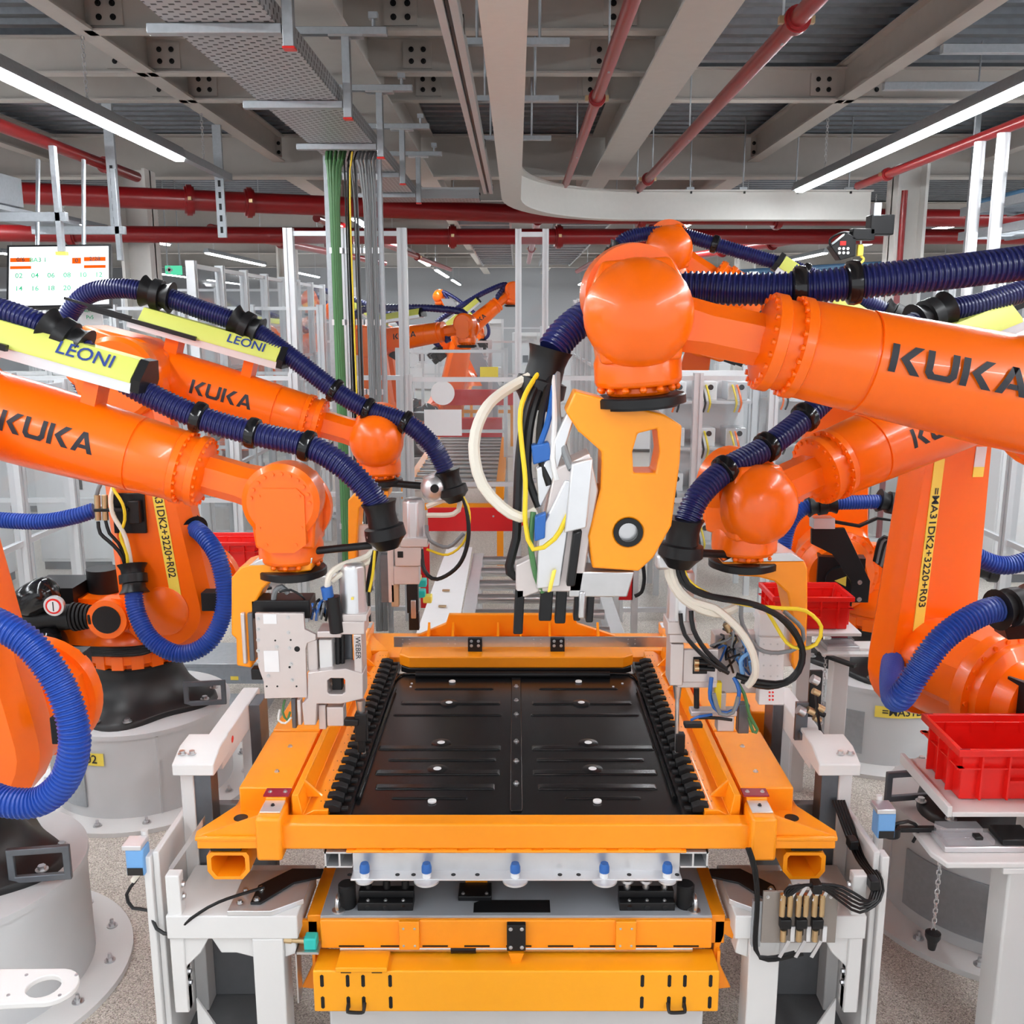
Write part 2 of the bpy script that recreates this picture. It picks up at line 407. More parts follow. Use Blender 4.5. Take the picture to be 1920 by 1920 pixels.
for x in (-3.4, 3.55): luminaire(x, -4.5, 2.0, 4.6, 'long strip light over the near end of the cell', 'strip lights over the near end of the cell')
for x in (-.35,): luminaire(x, -3.5, 2.4, 5.0, 'strip light close under the ceiling before the monorail', None)
for x in (-7.2, 7.4, -12, 12): luminaire(x, -1, 13, 4.6, 'long strip light over the neighbouring aisle', 'strip lights over the neighbouring aisles')
for x in (-2.6, 2.9, -7.5, 7.5, -12.5, 12.5):
    for y in (16, 24, 32, 40): luminaire(x, y, y + 5.5, 4.6, 'strip light in the far part of the hall', 'strip lights in the far part of the hall')

# ---------------------------------------------------------------- monorail track with its bend
def monorail():
    z0 = 4.3; H = .38; path = []
    for y in (-3, 0, 4, 8, 10.2): path.append(Vector((-.055, y, 0)))
    cx, cy, r = 1.55, 11.0, 1.6
    path2 = [Vector((-.055, 11.0, 0))]
    for i in range(1, 13): a = R(180 - 90 * i / 12); path2.append(Vector((cx + r * math.cos(a), 11.0 + 2.3 * math.sin(a), 0)))
    path2 += [Vector((3, 13.3, 0)), Vector((4.7, 13.3, 0))]
    P = path + path2
    def prof(w, za, zb):
        rings = []
        for i, p in enumerate(P):
            t = (P[min(i + 1, len(P) - 1)] - P[max(i - 1, 0)]).normalized(); n = Vector((-t.y, t.x, 0))
            rings.append([p + n * w + Vector((0, 0, za)), p - n * w + Vector((0, 0, za)), p - n * w + Vector((0, 0, zb)), p + n * w + Vector((0, 0, zb))])
        return rings
    t = thing('monorail_track', 'wide cream monorail beam that bends to the right under the girder', 'monorail', None, (0, 4, z0))
    b = MB(); b.loft(prof(.105, z0, z0 + .02)); kid(b, 'lower_flange', 'column', t)
    b = MB(); b.loft(prof(.012, z0 + .02, z0 + H - .02)); kid(b, 'web', 'column', t)
    b = MB(); b.loft(prof(.105, z0 + H - .02, z0 + H)); kid(b, 'upper_flange', 'column', t)
    for y in (5.3, 6.6, 8.2, 9.9):
        kid(MB().box(-.34, .34, y - .03, y + .03, z0 + H + .04, z0 + H + .08), 'cross_arm', 'galv', t)
        for s in (-.2, .2): kid(MB().cyl((s - .05, y, z0 + H + .08), (s - .05, y, 5.6), .01, n=8), 'hanger_rod', 'galv', t)
    for x in (1.6, 2.3, 3.0, 3.7, 4.4):
        kid(MB().box(x - .05, x + .05, 13.26, 13.34, z0 + H, z0 + H + .04).cyl((x, 13.3, z0 + H), (x, 13.3, 5.6), .01, n=8), 'hanger_rod', 'galv', t)
        kid(MB().box(x - .012, x + .012, 13.19, 13.215, z0 + H - .05, z0 + H - .02), 'clip', 'black', t)
monorail()
t = thing('busbar_rail', 'slim double aluminium rail running beside the monorail beam', 'rail', None, (-.31, 4, 4.5))
for dx in (-.035, .035): kid(MB().box(-.34 + dx - .022, -.34 + dx + .022, -3, 12.2, 4.5, 4.58), 'rail_profile', 'alu_profile', t, .004)
kid(MB().box(-.348, -.332, -3, 12.2, 4.52, 4.57), 'conductor_slot', 'black', t)
for y in (5.6, 9.2, 12.15): kid(MB().box(-.40, -.28, y - .06, y + .06, 4.53, 4.60), 'rail_clamp', 'black', t)

# ---------------------------------------------------------------- cable tray, hangers, riser
t = thing('cable_tray', 'perforated galvanised cable tray running along the ceiling', 'cable tray', None, (-1.47, 6, 4.45))
b = MB().box(-1.74, -1.20, -3, 12.6, 4.45, 4.455); kid(b, 'tray_floor', 'perforated', t)
kid(MB().box(-1.205, -1.20, -3, 12.6, 4.455, 4.56), 'tray_side', 'perforated', t)
kid(MB().box(-1.74, -1.735, -3, 12.6, 4.455, 4.56), 'tray_side', 'perforated', t)
t2 = thing('cable_tray', 'short perforated cable tray turning off above the red main pipe', 'cable tray', None, (-.8, 12.4, 4.45))
kid(MB().box(-1.19, -.45, 12.2, 12.6, 4.45, 4.455), 'tray_floor', 'perforated', t2)
kid(MB().box(-1.19, -.45, 12.2, 12.205, 4.455, 4.58), 'tray_side', 'perforated', t2)
kid(MB().box(-1.19, -.45, 12.595, 12.6, 4.455, 4.58), 'tray_side', 'perforated', t2)
for y in (3.5, 5.18, 6.9, 8.5, 10.1, 11.7):
    h = thing('tray_hanger', 'galvanised channel bracket carrying the perforated cable tray', 'bracket', 'brackets along the cable tray', (-1.2, y, 4.35))
    kid(MB().box(-1.84, -1.17, y - .03, y + .03, 4.40, 4.448), 'bottom_channel', 'galv', h, .004)
    kid(MB().box(-1.165, -1.11, y - .03, y + .03, 4.34, 4.86), 'post', 'galv', h, .004)
    kid(MB().box(-1.168, -1.107, y - .033, y + .033, 4.33, 4.34), 'end_cap', 'red_plastic', h)
    kid(MB().box(-1.62, -.86, y - .03, y + .03, 4.86, 4.91), 'top_channel', 'galv', h, .004)
    kid(MB().box(-1.25, -1.02, y - .04, y + .04, 4.845, 4.86), 'foot_plate', 'steel', h)
    for x in (-1.58, -.95): kid(MB().cyl((x, y, 4.91), (x, y, 5.0), .012, n=8).box(x - .03, x + .03, y - .03, y + .03, 4.96, 5.0), 'beam_clamp', 'galv', h)
# riser with cable bundles at Y = 8.8
t = thing('cable_riser', 'vertical cable ladder rising from the floor to the tray', 'cable ladder', None, (-1.42, 8.8, 0))
for x in (-1.66, -1.20): kid(MB().box(x - .02, x + .02, 8.78, 8.86, 0, 4.4), 'side_rail', 'galv', t)
for z in [.5 + .62 * i for i in range(7)]:
    kid(MB().box(-1.64, -1.22, 8.80, 8.83, z - .02, z + .02), 'rung', 'galv', t)
bund = [('green', 'green_cable', -1.585, .045, 12), ('black', 'black', -1.475, .022, 5), ('grey and black', 'grey_cable', -1.40, .022, 6), ('grey', 'grey_cable', -1.30, .035, 10), ('light grey', 'grey_cable', -1.245, .025, 8)]
for nm, m, xc, rr, k in bund:
    c = thing('cable_bundle', '%s cables strapped to the vertical cable ladder' % nm, 'cables', None, (xc, 8.76, .1))
    for i in range(k):
        a = 2 * math.pi * i / k; dx = rr * .75 * math.cos(a); dy = rr * .75 * math.sin(a) * .7
        mm = m
        if nm == 'grey and black' and i % 2: mm = 'black'
        kid(MB().tube([(xc + dx, 8.74 + dy, .1), (xc + dx, 8.74 + dy, 2), (xc + dx * 1.05, 8.74 + dy, 4.0), (xc + dx * 2.2 + (.02 if xc < -1.4 else -.02), 8.72 + dy, 4.35), (xc + dx * 2.4, 8.95, 4.48)], rr * .3, 6, .12), 'cable', mm, c)
    for z in [.5 + .62 * i for i in range(7)]:
        kid(MB().box(xc - rr - .012, xc + rr + .012, 8.765 - rr, 8.80, z - .025, z + .025), 'cable_clamp', 'alu', c)
c = tag(MB().tube([(-1.44, 8.71, .1), (-1.44, 8.71, 2), (-1.445, 8.71, 4.0), (-1.41, 8.70, 4.42)], .008, 6, .12).build('cable', 'yellow_cable'), 'single yellow cable running up the cable ladder', 'cable')

# ---------------------------------------------------------------- red sprinkler pipes
def pipe(name, label, pts, r, couplings=(), rods=(), group=None, m='red_pipe', cat='pipe'):
    t = thing(name, label, cat, group, base_of(pts))
    kid(MB().sweep([Vector(p) for p in pts], r, 18), 'pipe_run', m, t)
    for (p, ax) in couplings:
        d = Vector(ax).normalized() * .055; p = Vector(p)
        cp = kid(MB().cyl(p - d, p + d, r * 1.32, n=18).cyl(p - d * .55, p + d * .55, r * 1.5, n=18), 'coupling', m, t)
        for s in (-1, 1):
            q = Vector((0, 0, 1)).cross(d).normalized() * r * 1.6 * s; kid(MB().box(p.x + q.x - .02, p.x + q.x + .02, p.y + q.y - .02, p.y + q.y + .02, p.z - .02, p.z + .02), 'bolt_lug', 'brass', cp)
    for p in rods:
        kid(MB().cyl((p[0], p[1], p[2] + r * 1.1), (p[0], p[1], 5.595), .008, n=6).cyl((p[0] - .008, p[1], p[2]), (p[0] + .008, p[1], p[2]), r * 1.12, n=18), 'hanger', 'galv', t)
    return t
pipe('sprinkler_pipe', 'thin red sprinkler pipe between the monorail and the right main beam', [(.63, -3, 4.7), (.63, 13.4, 4.7)], .045, [((.63, 8.0, 4.7), (0, 1, 0)), ((.63, 13.3, 4.7), (0, 1, 0))], [(.63, 7.0, 4.7), (.63, 10.5, 4.7)])
pipe('sprinkler_pipe', 'thin red sprinkler pipe crossing the deck right of the main beam', [(1.62, -3, 4.7), (1.62, 13.4, 4.7)], .052, [((1.62, 6.0, 4.7), (0, 1, 0)), ((1.62, 12.4, 4.7), (0, 1, 0))], [(1.62, 6.3, 4.7), (1.62, 9.5, 4.7), (1.62, 12.0, 4.7)])
pipe('sprinkler_pipe', 'red sprinkler pipe running past the white column top', [(4.42, -3, 4.7), (4.42, 13.0, 4.7)], .05, [((4.42, 12.0, 4.7), (0, 1, 0))], [(4.42, 9.8, 4.7)])
pipe('sprinkler_pipe', 'red sprinkler pipe joining the main pipe beside the grey switch box', [(-4.6, -3, 4.7), (-4.6, 12.2, 4.7)], .06, [((-4.6, 11.3, 4.7), (0, 1, 0))], [(-4.6, 9.0, 4.7)])
a = U(-200, 350, Z=4.4); 
pipe('main_pipe', 'thick red main pipe crossing under the girder', [(-9, 10.4, 4.4), (-5.6, 11.3, 4.4), (0.2, 13.5, 4.4), (6, 14.0, 4.4), (12, 14.1, 4.4)], .12, [((-3.9, 11.95, 4.4), (.93, .37, 0)), ((-3.25, 12.19, 4.4), (.93, .37, 0)), ((1.7, 13.65, 4.4), (1, .1, 0)), ((3.6, 13.8, 4.4), (1, .1, 0))])
pipe('main_pipe', 'second red main pipe running below and behind the first', [(-12, 12.6, 4.12), (-6, 13.2, 4.12), (-1, 14.0, 4.15), (6, 14.6, 4.2), (12, 14.8, 4.2)], .11, [((-5.9, 13.22, 4.12), (1, .1, 0)), ((-2.6, 13.75, 4.13), (1, .15, 0)), ((-.9, 14.0, 4.15), (1, .1, 0)), ((.6, 14.15, 4.16), (1, .1, 0))])
for nm, p0, p1, rr in (('in the left background', (-4.6, 15, 4.35), (-3.2, 24, 4.35), .07), ('hung left of the far aisle', (-3.0, 15, 4.5), (-2.0, 30, 4.5), .06), ('hung right of the far aisle', (2.3, 15, 4.45), (1.85, 30, 4.45), .07), ('hung near the middle of the far aisle', (.35, 15, 4.6), (.35, 28, 4.6), .06), ('behind the white column', (4.3, 15, 4.2), (2.2, 24, 4.2), .07)):
    v0 = Vector(p0); v1 = Vector(p1); pipe('sprinkler_pipe', 'red pipe ' + nm, [p0, p1], rr, [(tuple(v0.lerp(v1, f)), tuple(v1 - v0)) for f in (.1, .3, .6)], [tuple(v0.lerp(v1, f)) for f in (.2, .5, .8)])
pipe('drop_pipe', 'thin red pipe running down the white column', [(5.05, 13.05, 4.65), (5.05, 13.05, 0)], .04)
pipe('air_pipe', 'light blue air pipe crossing behind the white column', [(3.2, 15.2, 3.7), (6.5, 14.2, 3.85), (8, 11, 4.2)], .05, m='blue_pipe')
pipe('air_pipe', 'light blue air pipe high up beside the right strip light', [(5.9, 12.9, 4.45), (6.6, 10, 4.6), (7.2, 7, 4.7)], .06, m='blue_pipe')
for i, x in enumerate((-2.1, 2.1)):
    t = thing('cable_tray', 'slatted cable tray under the ceiling %s of the far aisle' % ('left' if i == 0 else 'right'), 'cable tray', None, (x, 20, 4.6))
# slatted trays far back
    x = -.55 if i == 0 else 1.15
    for y in [15.5 + .8 * k for k in range(18)]: kid(MB().box(x - .45, x + .45, y, y + .12, 4.6, 4.66), 'slat', 'galv', t)
    for s in (-.45, .45): kid(MB().box(x + s - .02, x + s + .02, 15.2, 30, 4.6, 4.72), 'side_rail', 'galv', t)
    for y in (16, 20, 24, 28):
        for s in (-.45, .45): kid(MB().cyl((x + s, y, 4.72), (x + s, y, 5.6), .01, n=6), 'hanger_rod', 'galv', t)
t = thing('cable_ladder', 'galvanised cable ladder stack beyond the white column', 'cable ladder', None, (6.2, 10, 3.9))
for z in (3.7, 4.0, 4.3):
    for s in (5.7, 6.3): kid(MB().box(s - .02, s + .02, 6, 12.8, z, z + .1), 'side_rail', 'galv', t)
    for k in range(18): kid(MB().box(5.7, 6.3, 6.1 + .38 * k, 6.14 + .38 * k, z, z + .04), 'rung', 'galv', t)
for y in (7.2, 9.8, 12.4):
    for s in (5.62, 6.38): kid(MB().box(s - .03, s + .03, y - .03, y + .03, 3.6, 5.55), 'drop_channel', 'galv', t)
t = thing('strut_frame', 'galvanised strut goalpost bolted under the right ceiling beam', 'bracket', None, (4.2, 8.5, 4.9))
for y in (8.3, 9.55): kid(MB().box(3.42, 5.6, y - .035, y + .035, 5.1, 5.17), 'cross_channel', 'galv', t, .004)
kid(MB().box(4.95, 5.02, 9.5, 9.6, 3.0, 5.1), 'drop_channel', 'galv', t, .004)
for nm, px in (('nearer', 1835), ('farther', 1878)):
    p = U(px, 300, Y=9.0 if px < 1850 else 8.6)
    tag(MB().cyl((p.x, p.y, 0), (p.x, p.y, 4.55), .05 if px < 1850 else .055, n=14).build('upright_pole', 'alu'), 'bright %s upright pole in front of the blue pipes' % ('square-footed' if px < 1850 else 'round'), 'pole')
# cable duct with switch boxes at the left
t = thing('busbar_trunking', 'grey trunking box with white covers hung under the left sprinkler pipe', 'trunking', None, (-4.7, 9, 4.0))
kid(MB().box(-5.0, -4.72, 4, 9.6, 4.05, 4.32), 'trunking_body', 'galv', t, .005)
for y in (7.0, 7.9): kid(MB().box(-4.73, -4.70, y, y + .75, 4.08, 4.28), 'white_cover', 'white_sheet', t, .004)
kid(MB().box(-5.1, -4.55, 4, 10.4, 3.96, 4.0), 'support_ledge', 'galv', t)
for y in (8.9, 10.2):
    kid(MB().box(-4.95, -4.0, y - .03, y + .03, 3.86, 3.94).box(-4.1, -4.05, y - .03, y + .03, 3.6, 4.5), 'support_bracket', 'galv', t, .004)
kid(MB().box(-4.12, -4.03, 8.87, 8.93, 3.57, 3.60), 'yellow_cap', 'label_yellow', t)
for x, y in ((-3.45, 11.7), (-4.25, 10.6)):
    t = thing('slotted_strut', 'slotted galvanised drop strut in front of the red main pipe', 'strut', 'drop struts by the red main pipe', (x, y, 3.95))
    kid(MB().box(x - .05, x + .05, y - .02, y + .02, 3.95, 5.2), 'strut_channel', 'galv', t)
    for k in range(5): kid(MB().box(x - .015, x + .015, y - .024, y - .02, 4.0 + .13 * k, 4.07 + .13 * k), 'slot', 'black', t)
# ================================================================ ROBOTS
HP = .57; A2X, A2Z = .35, .73; L2, L3 = 1.385, 1.45
RB = {}     # shared part meshes
def hull(r0, r1, L, n=14, g=0):
    """outline round two circles: r0 at origin, r1 at z = L"""
    pts = []; al = math.asin((r0 - r1) / L)
    for i in range(n): a = math.pi - al * -1 + (math.pi - 2 * al * -1 * 1) * 0 + 0; break
    a0 = math.pi + al * -1; 
    for i in range(n):   # lower arc from left tangent through bottom to right tangent
        a = R(180) - al + (math.pi + 2 * al) * i / (n - 1); pts.append(((r0 - g) * math.cos(a), (r0 - g) * math.sin(a)))
    for i in range(n):
        a = al + (math.pi - 2 * al) * i / (n - 1); pts.append(((r1 - g) * math.cos(a), L + (r1 - g) * math.sin(a)))
    return pts
def lev(poly, y): return [(u, y, v) for u, v in poly]
def xlathe(prof, n=32): # lathe about x: prof (r, x)
    return MB().lathe(prof, n, Matrix(((0, 0, 1, 0), (1, 0, 0, 0), (0, 1, 0, 0), (0, 0, 0, 1))))
YAX = Matrix(((0, 1, 0, 0), (0, 0, 1, 0), (1, 0, 0, 0), (0, 0, 0, 1)))   # lathe z -> y
def ylathe(b, prof, n=28, x=0, z=0): return b.lathe(prof, n, T(x, 0, z) @ YAX)

def robot_meshes():
    # --- base (robot frame, z = 0 on the pedestal)
    b = MB(); fn = lambda a, z: 1 + .13 * math.cos(4 * a) * max(0, 1 - z / .16)
    b.lathe([(.44, 0), (.44, .03), (.43, .04), (.37, .07), (.315, .13), (.28, .20), (.268, .27), (.29, .31)], 64, fn=fn); RB['foot'] = b.mesh('foot', 'black_cast', 50)
    b = MB(); b.lathe([(.265, .31), (.265, .33), (.30, .345), (.30, .41)], 48)
    for i in range(16):
        b.M = RZ(22.5 * i); b.box(.25, .305, -.036, .036, .315, .40)
    RB['swivel_ring'] = b.mesh('swivel_ring', 'orange')
    b = MB(); b.lathe([(.30, .41), (.315, .425), (.315, .47), (.29, .52), (.24, .58), (.20, .66)], 40)
    b.prism([(-.50, .50), (-.50, .66), (-.36, .72), (-.06, .70), (.06, .82), (.14, .96), (.30, 1.0), (.46, .98), (.58, .86), (.60, .70), (.50, .54), (.30, .44), (-.20, .44)], -.10, .20)
    b.prism([(-.52, .50), (-.52, .62), (-.1, .64), (.1, .60), (.1, .46), (-.25, .44)], -.26, .22)
    ylathe(b, [(.22, -.22), (.24, -.20), (.24, .20)], 32, A2X, A2Z)
    RB['carousel'] = b.mesh('carousel', 'orange', 30)
    # A2 gear on the left side, motor
    b = MB(); ylathe(b, [(.28, .18), (.285, .20), (.285, .25), (.25, .26), (.25, .30), (.20, .33), (.19, .42)], 40, A2X, A2Z)
    RB['gear_housing'] = b.mesh('gear_housing', 'orange')
    b = MB(); ylathe(b, [(.13, .42), (.13, .47), (.09, .48), (.09, .52)], 24, A2X, A2Z); b.box(A2X - .16, A2X + .14, .36, .48, A2Z - .15, A2Z + .15); b.box(A2X - .10, A2X + .12, .30, .42, A2Z - .2, A2Z - .1)
    RB['motor'] = b.mesh('motor', 'black')
    b = MB(); b.prism([(-.04, .035), (-.04, -.035), (.035, 0)], .521, .523); RB['arrow_mark'] = b.mesh('arrow_mark', 'label_yellow')
    # counterbalance on the right side
    b = MB(); b.cyl((-.62, -.34, .56), (-.02, -.34, .60), .062, n=20); b.cyl((-.66, -.34, .555), (-.60, -.34, .56), .085, n=20); b.cyl((-.10, -.34, .595), (-.03, -.34, .60), .078, n=20)
    RB['counterbalance'] = b.mesh('counterbalance', 'black')
    b = MB()
    for i in range(6): b.cyl((-.02 + i * .022, -.34, .60), (-.006 + i * .022, -.34, .601), .088 - .004 * i, n=20)
    b.cyl((-.02, -.34, .6), (.16, -.34, .605), .06, n=16); RB['bellows'] = b.mesh('bellows', 'black_matte')
    for nm, c in (('a', (-.22, -.36, .73)), ('b', (-.20, -.36, .42))):
        b = MB(); b.lathe([(.03, -.14), (.07, -.125), (.095, -.08), (.10, -.02), (.10, .05), (.085, .10), (.05, .125), (.03, .13)], 24, T(*c) @ RY(62 if nm == 'a' else 50))
        RB['gas_bottle_' + nm] = b.mesh('gas_bottle', 'black_gloss')
    b = MB(); b.lathe([(.055, 0), (.06, .01), (.06, .035), (.048, .036)], 24, T(-.08, -.42, .70) @ RX(90)); RB['gauge'] = b.mesh('gauge', 'alu')
    b = MB(); b.lathe([(.047, 0), (.047, .002)], 24, T(-.08, -.456, .70) @ RX(90)); RB['gauge_face'] = b.mesh('gauge_face', 'red_plastic')
    b = MB(); b.lathe([(.036, 0), (.036, .002)], 24, T(-.08, -.4585, .70) @ RX(90)); RB['gauge_dial'] = b.mesh('gauge_dial', 'white_sheet')
    b = MB(); b.box(-.08 - .003, -.08 + .003, -.462, -.4605, .672, .728); RB['gauge_needle'] = b.mesh('gauge_needle', 'ink')
    b = MB(); b.prism([(u + .20, v + .60) for u, v in circ(0, 0, .12, 20)] , -.40, -.28); b.prism([(.14, .52), (.30, .52), (.40, .70), (.22, .72)], -.36, -.22); RB['clevis'] = b.mesh('clevis', 'orange')
    b = MB(); b.lathe([(.085, 0), (.085, .004)], 24, T(.20, -.402, .60) @ RX(90)); RB['pivot_cover'] = b.mesh('pivot_cover', 'black')
    b = MB(); b.box(-.60, -.30, -.16, .16, .66, .80); b.cyl((-.22, .1, .66), (-.22, .1, .86), .10, n=20); RB['junction_box'] = b.mesh('junction_box', 'black')
    # --- link arm (z along the link)
    b = MB(); b.loft([lev(hull(.27, .185, L2), -.20), lev(hull(.28, .195, L2), -.23), lev(hull(.28, .195, L2), -.345), lev(hull(.28, .195, L2, g=.06), -.41)])
    RB['link_arm'] = b.mesh('link_arm', 'orange', 30)
    b = MB(); ylathe(b, [(.13, -.425), (.15, -.415), (.15, -.40)], 32); RB['link_cover'] = b.mesh('link_cover', 'orange')
    # --- elbow + forearm (x along the arm)
    b = MB(); ylathe(b, [(.21, -.50), (.235, -.48), (.235, -.40), (.20, -.39), (.20, .16), (.17, .19), (.10, .20)], 36); RB['elbow'] = b.mesh('elbow', 'orange')
    b = MB(); b.loft([[(-.42, -.15, -.13), (-.42, .15, -.13), (-.42, .15, .15), (-.42, -.15, .15)], [(-.36, -.17, -.16), (-.36, .17, -.16), (-.36, .17, .20), (-.36, -.17, .20)], [(-.02, -.17, -.17), (-.02, .17, -.17), (-.02, .17, .21), (-.02, -.17, .21)], [(.14, -.13, -.15), (.14, .13, -.15), (.14, .13, .16), (.14, -.13, .16)]])
    RB['elbow_block'] = b.mesh('elbow_block', 'orange')
    b = MB()
    for (y, z) in ((-.09, .06), (.09, .06), (0, -.07)):
        b.box(-.60, -.42, y - .07, y + .07, z - .065, z + .065); b.box(-.70, -.60, y - .055, y + .055, z - .05, z + .05)
    RB['wrist_motors'] = b.mesh('wrist_motors', 'black')
    b = xlathe([(.15, -.04), (.178, 0), (.182, .10), (.176, .42), (.158, .808), (.152, .81), (.152, .816), (.157, .818), (.150, .975), (.148, .98)]); RB['forearm'] = b.mesh('forearm', 'orange', 20)
    b = xlathe([(.148, .98), (.156, .985), (.156, 1.01), (.138, 1.015), (.138, 1.05), (.15, 1.055), (.15, 1.085), (.12, 1.095), (.08, 1.11)]); RB['arm_collar'] = b.mesh('arm_collar', 'orange', 25)
    b = MB()
    def sq(x, hy, hz, c=.35):
        return [(x, -hy, -hz * c), (x, -hy * c, -hz), (x, hy * c, -hz), (x, hy, -hz * c), (x, hy, hz * c), (x, hy * c, hz), (x, -hy * c, hz), (x, -hy, hz * c)]
    b.loft([sq(1.09, .078, .078, .5), sq(1.14, .078, .08, .5), sq(1.25, .085, .078, .5), sq(1.36, .10, .085, .6), sq(1.45, .10, .09, .6)]); RB['wrist_arm'] = b.mesh('wrist_arm', 'orange', 30)
    # --- wrist (x = tool direction, y lateral)
    b = MB(); b.loft([[(x, s * hy, q * hz) for s, q in ((-1, -1), (1, -1), (1, 1), (-1, 1))] for x, hy, hz in ((-.10, .09, .10), (-.04, .11, .13), (.10, .12, .13), (.20, .115, .12))])
    bl = xlathe([(.12, .16), (.135, .20), (.135, .27), (.125, .275)], 32); b.add(bl.v, bl.f)
    for i in range(14):
        a = 2 * math.pi * i / 14; b.box(.272, .295, .118 * math.cos(a) - .012, .118 * math.cos(a) + .012, .118 * math.sin(a) - .012, .118 * math.sin(a) + .012)
    bl = xlathe([(.10, .27), (.10, .305)], 32); b.add(bl.v, bl.f)
    RB['wrist_body'] = b.mesh('wrist_body', 'orange', 30)
    b = MB(); ylathe(b, [(.163, .05), (.165, .09), (.160, .12), (.145, .155), (.115, .185), (.07, .205), (.02, .21)], 36, .06); RB['wrist_dome'] = b.mesh('wrist_dome', 'orange', 45)
    b = MB(); ylathe(b, [(.10, -.155), (.135, -.155), (.158, -.14), (.158, -.06), (.15, .02)], 36); RB['wrist_disc'] = b.mesh('wrist_disc', 'orange', 30)
    b = MB(); c = .03; b.prism([(-.03, -.10), (-.06, -.07), (-.06, .07), (-.03, .10), (.17, .10), (.205, .05), (.205, -.05), (.17, -.10)], -.165, -.10)
    RB['wrist_cover'] = b.mesh('wrist_cover', 'orange')
    b = xlathe([(.14, .305), (.145, .31), (.145, .335), (.12, .336), (.12, .345)], 36); RB['tool_flange'] = b.mesh('tool_flange', 'black')
    # --- dress pack carrier (arm frame)
    y0 = -.02
    b = MB(); b.prism([(y0 - .10, .298), (y0 - .10, .315), (y0 - .045, .39), (y0 + .045, .39), (y0 + .10, .315), (y0 + .10, .298)], -.08, .76, 'x'); RB['carrier_cover'] = b.mesh('carrier_cover', 'lime')
    b = MB(); b.box(-.14, .765, y0 - .09, y0 - .06, .255, .30); b.box(-.14, .765, y0 + .06, y0 + .09, .255, .30); b.box(-.14, .765, y0 - .06, y0 + .06, .265, .29); RB['carrier_rail'] = b.mesh('carrier_rail', 'alu')
    b = MB(); b.prism([(y0 - .095, .265), (y0 - .105, .315), (y0 - .048, .396), (y0 + .048, .396), (y0 + .105, .315), (y0 + .095, .265)], .765, .80, 'x'); RB['end_cap'] = b.mesh('end_cap', 'black')
    RB['carrier_post_a'] = MB().box(.08, .16, -.06, .06, .15, .257).mesh('carrier_post', 'orange'); RB['carrier_post_b'] = MB().box(.56, .62, -.06, .06, .14, .257).mesh('carrier_post', 'orange')
    b = MB(); b.box(-.36, .28, y0 - .135, y0 - .11, .29, .315); b.box(-.50, -.1, y0 - .15, y0 - .138, .315, .33); RB['guide_rod'] = b.mesh('guide_rod', 'black')
robot_meshes()
KUKA = {'K': [[(0, 0), (.22, 0), (.22, 1), (0, 1)], [(.30, .5), (.70, 1), (1.0, 1), (.58, .5), (1.0, 0), (.70, 0)]],
        'U': [[(0, 1), (.22, 1), (.22, .3), (.3, .2), (.7, .2), (.78, .3), (.78, 1), (1, 1), (1, .2), (.85, 0), (.15, 0), (0, .2)]],
        'A': [[(0, 0), (.24, 0), (.62, 1), (.40, 1)], [(.40, 1), (.62, 1), (1.02, 0), (.78, 0)], [(.32, .2), (.72, .2), (.66, .38), (.4, .38)]]}
def kuka_mesh(side):
    bm = bmesh.new(); h = .084; u = 0
    for ch in 'KUKA':
        for poly in KUKA[ch]:
            f = bm.faces.new([bm.verts.new(((u + x) * h, (y - .5) * h, 0)) for x, y in poly])
        u += 1.12
    for k in range(-4, 5):
        bmesh.ops.bisect_plane(bm, geom=bm.verts[:] + bm.edges[:] + bm.faces[:], plane_co=(0, k * .0105 + .0001, 0), plane_no=(0, 1, 0))
    bmesh.ops.triangulate(bm, faces=bm.faces[:])
    W = 4.48 * h
    for v in bm.verts:
        uu, vv = v.co.x, v.co.y
        x = .32 + uu if side < 0 else .32 + W - uu
        rr = .178 - .02 * (x - .4) / .33 + .004 if x > .4 else .183
        ph = vv / rr + .16
        v.co = (x, side * rr * math.cos(ph), rr * math.sin(ph))
    me = bpy.data.meshes.new('brand_lettering'); bm.to_mesh(me); bm.free(); me.materials.append(MT['ink']); return me
KM = {s: kuka_mesh(s) for s in (-1, 1)}

def clamp_ring(p, d, r, root, big=False, name='hose_clamp'):
    p = Vector(p); d = Vector(d).normalized()
    if big:
        M = frame_to(p - d * .085, p + d * .085)
        b = MB().lathe([(r * 1.6, 0), (r * 1.25, .03), (r * 1.2, .055), (r * 1.5, .06), (r * 1.5, .11), (r * 1.2, .115), (r * 1.25, .14), (r * 1.6, .17)], 22, M)
    else:
        M = frame_to(p - d * .024, p + d * .024)
        b = MB().lathe([(r * 1.02, 0), (r * 1.22, .006), (r * 1.28, .024), (r * 1.22, .042), (r * 1.02, .048)], 20, M)
    return kid(b, name, 'black_gloss' if not big else 'black', root)
def hose(root, pts, r, m, clamps=(), bigs=(), pitch=.017):
    pts = [Vector(p) for p in pts]
    h = kid(MB().corr(pts, r, pitch), 'hose', m, root)
    for i in clamps:
        clamp_ring(pts[i], pts[min(i + 1, len(pts) - 1)] - pts[max(i - 1, 0)], r, root)
    for i in bigs:
        clamp_ring(pts[i], pts[min(i + 1, len(pts) - 1)] - pts[max(i - 1, 0)], r, root, True, 'hose_bracket')
    return h
def hp(rows): return [U(x, y, Y=Y) for x, y, Y in rows]

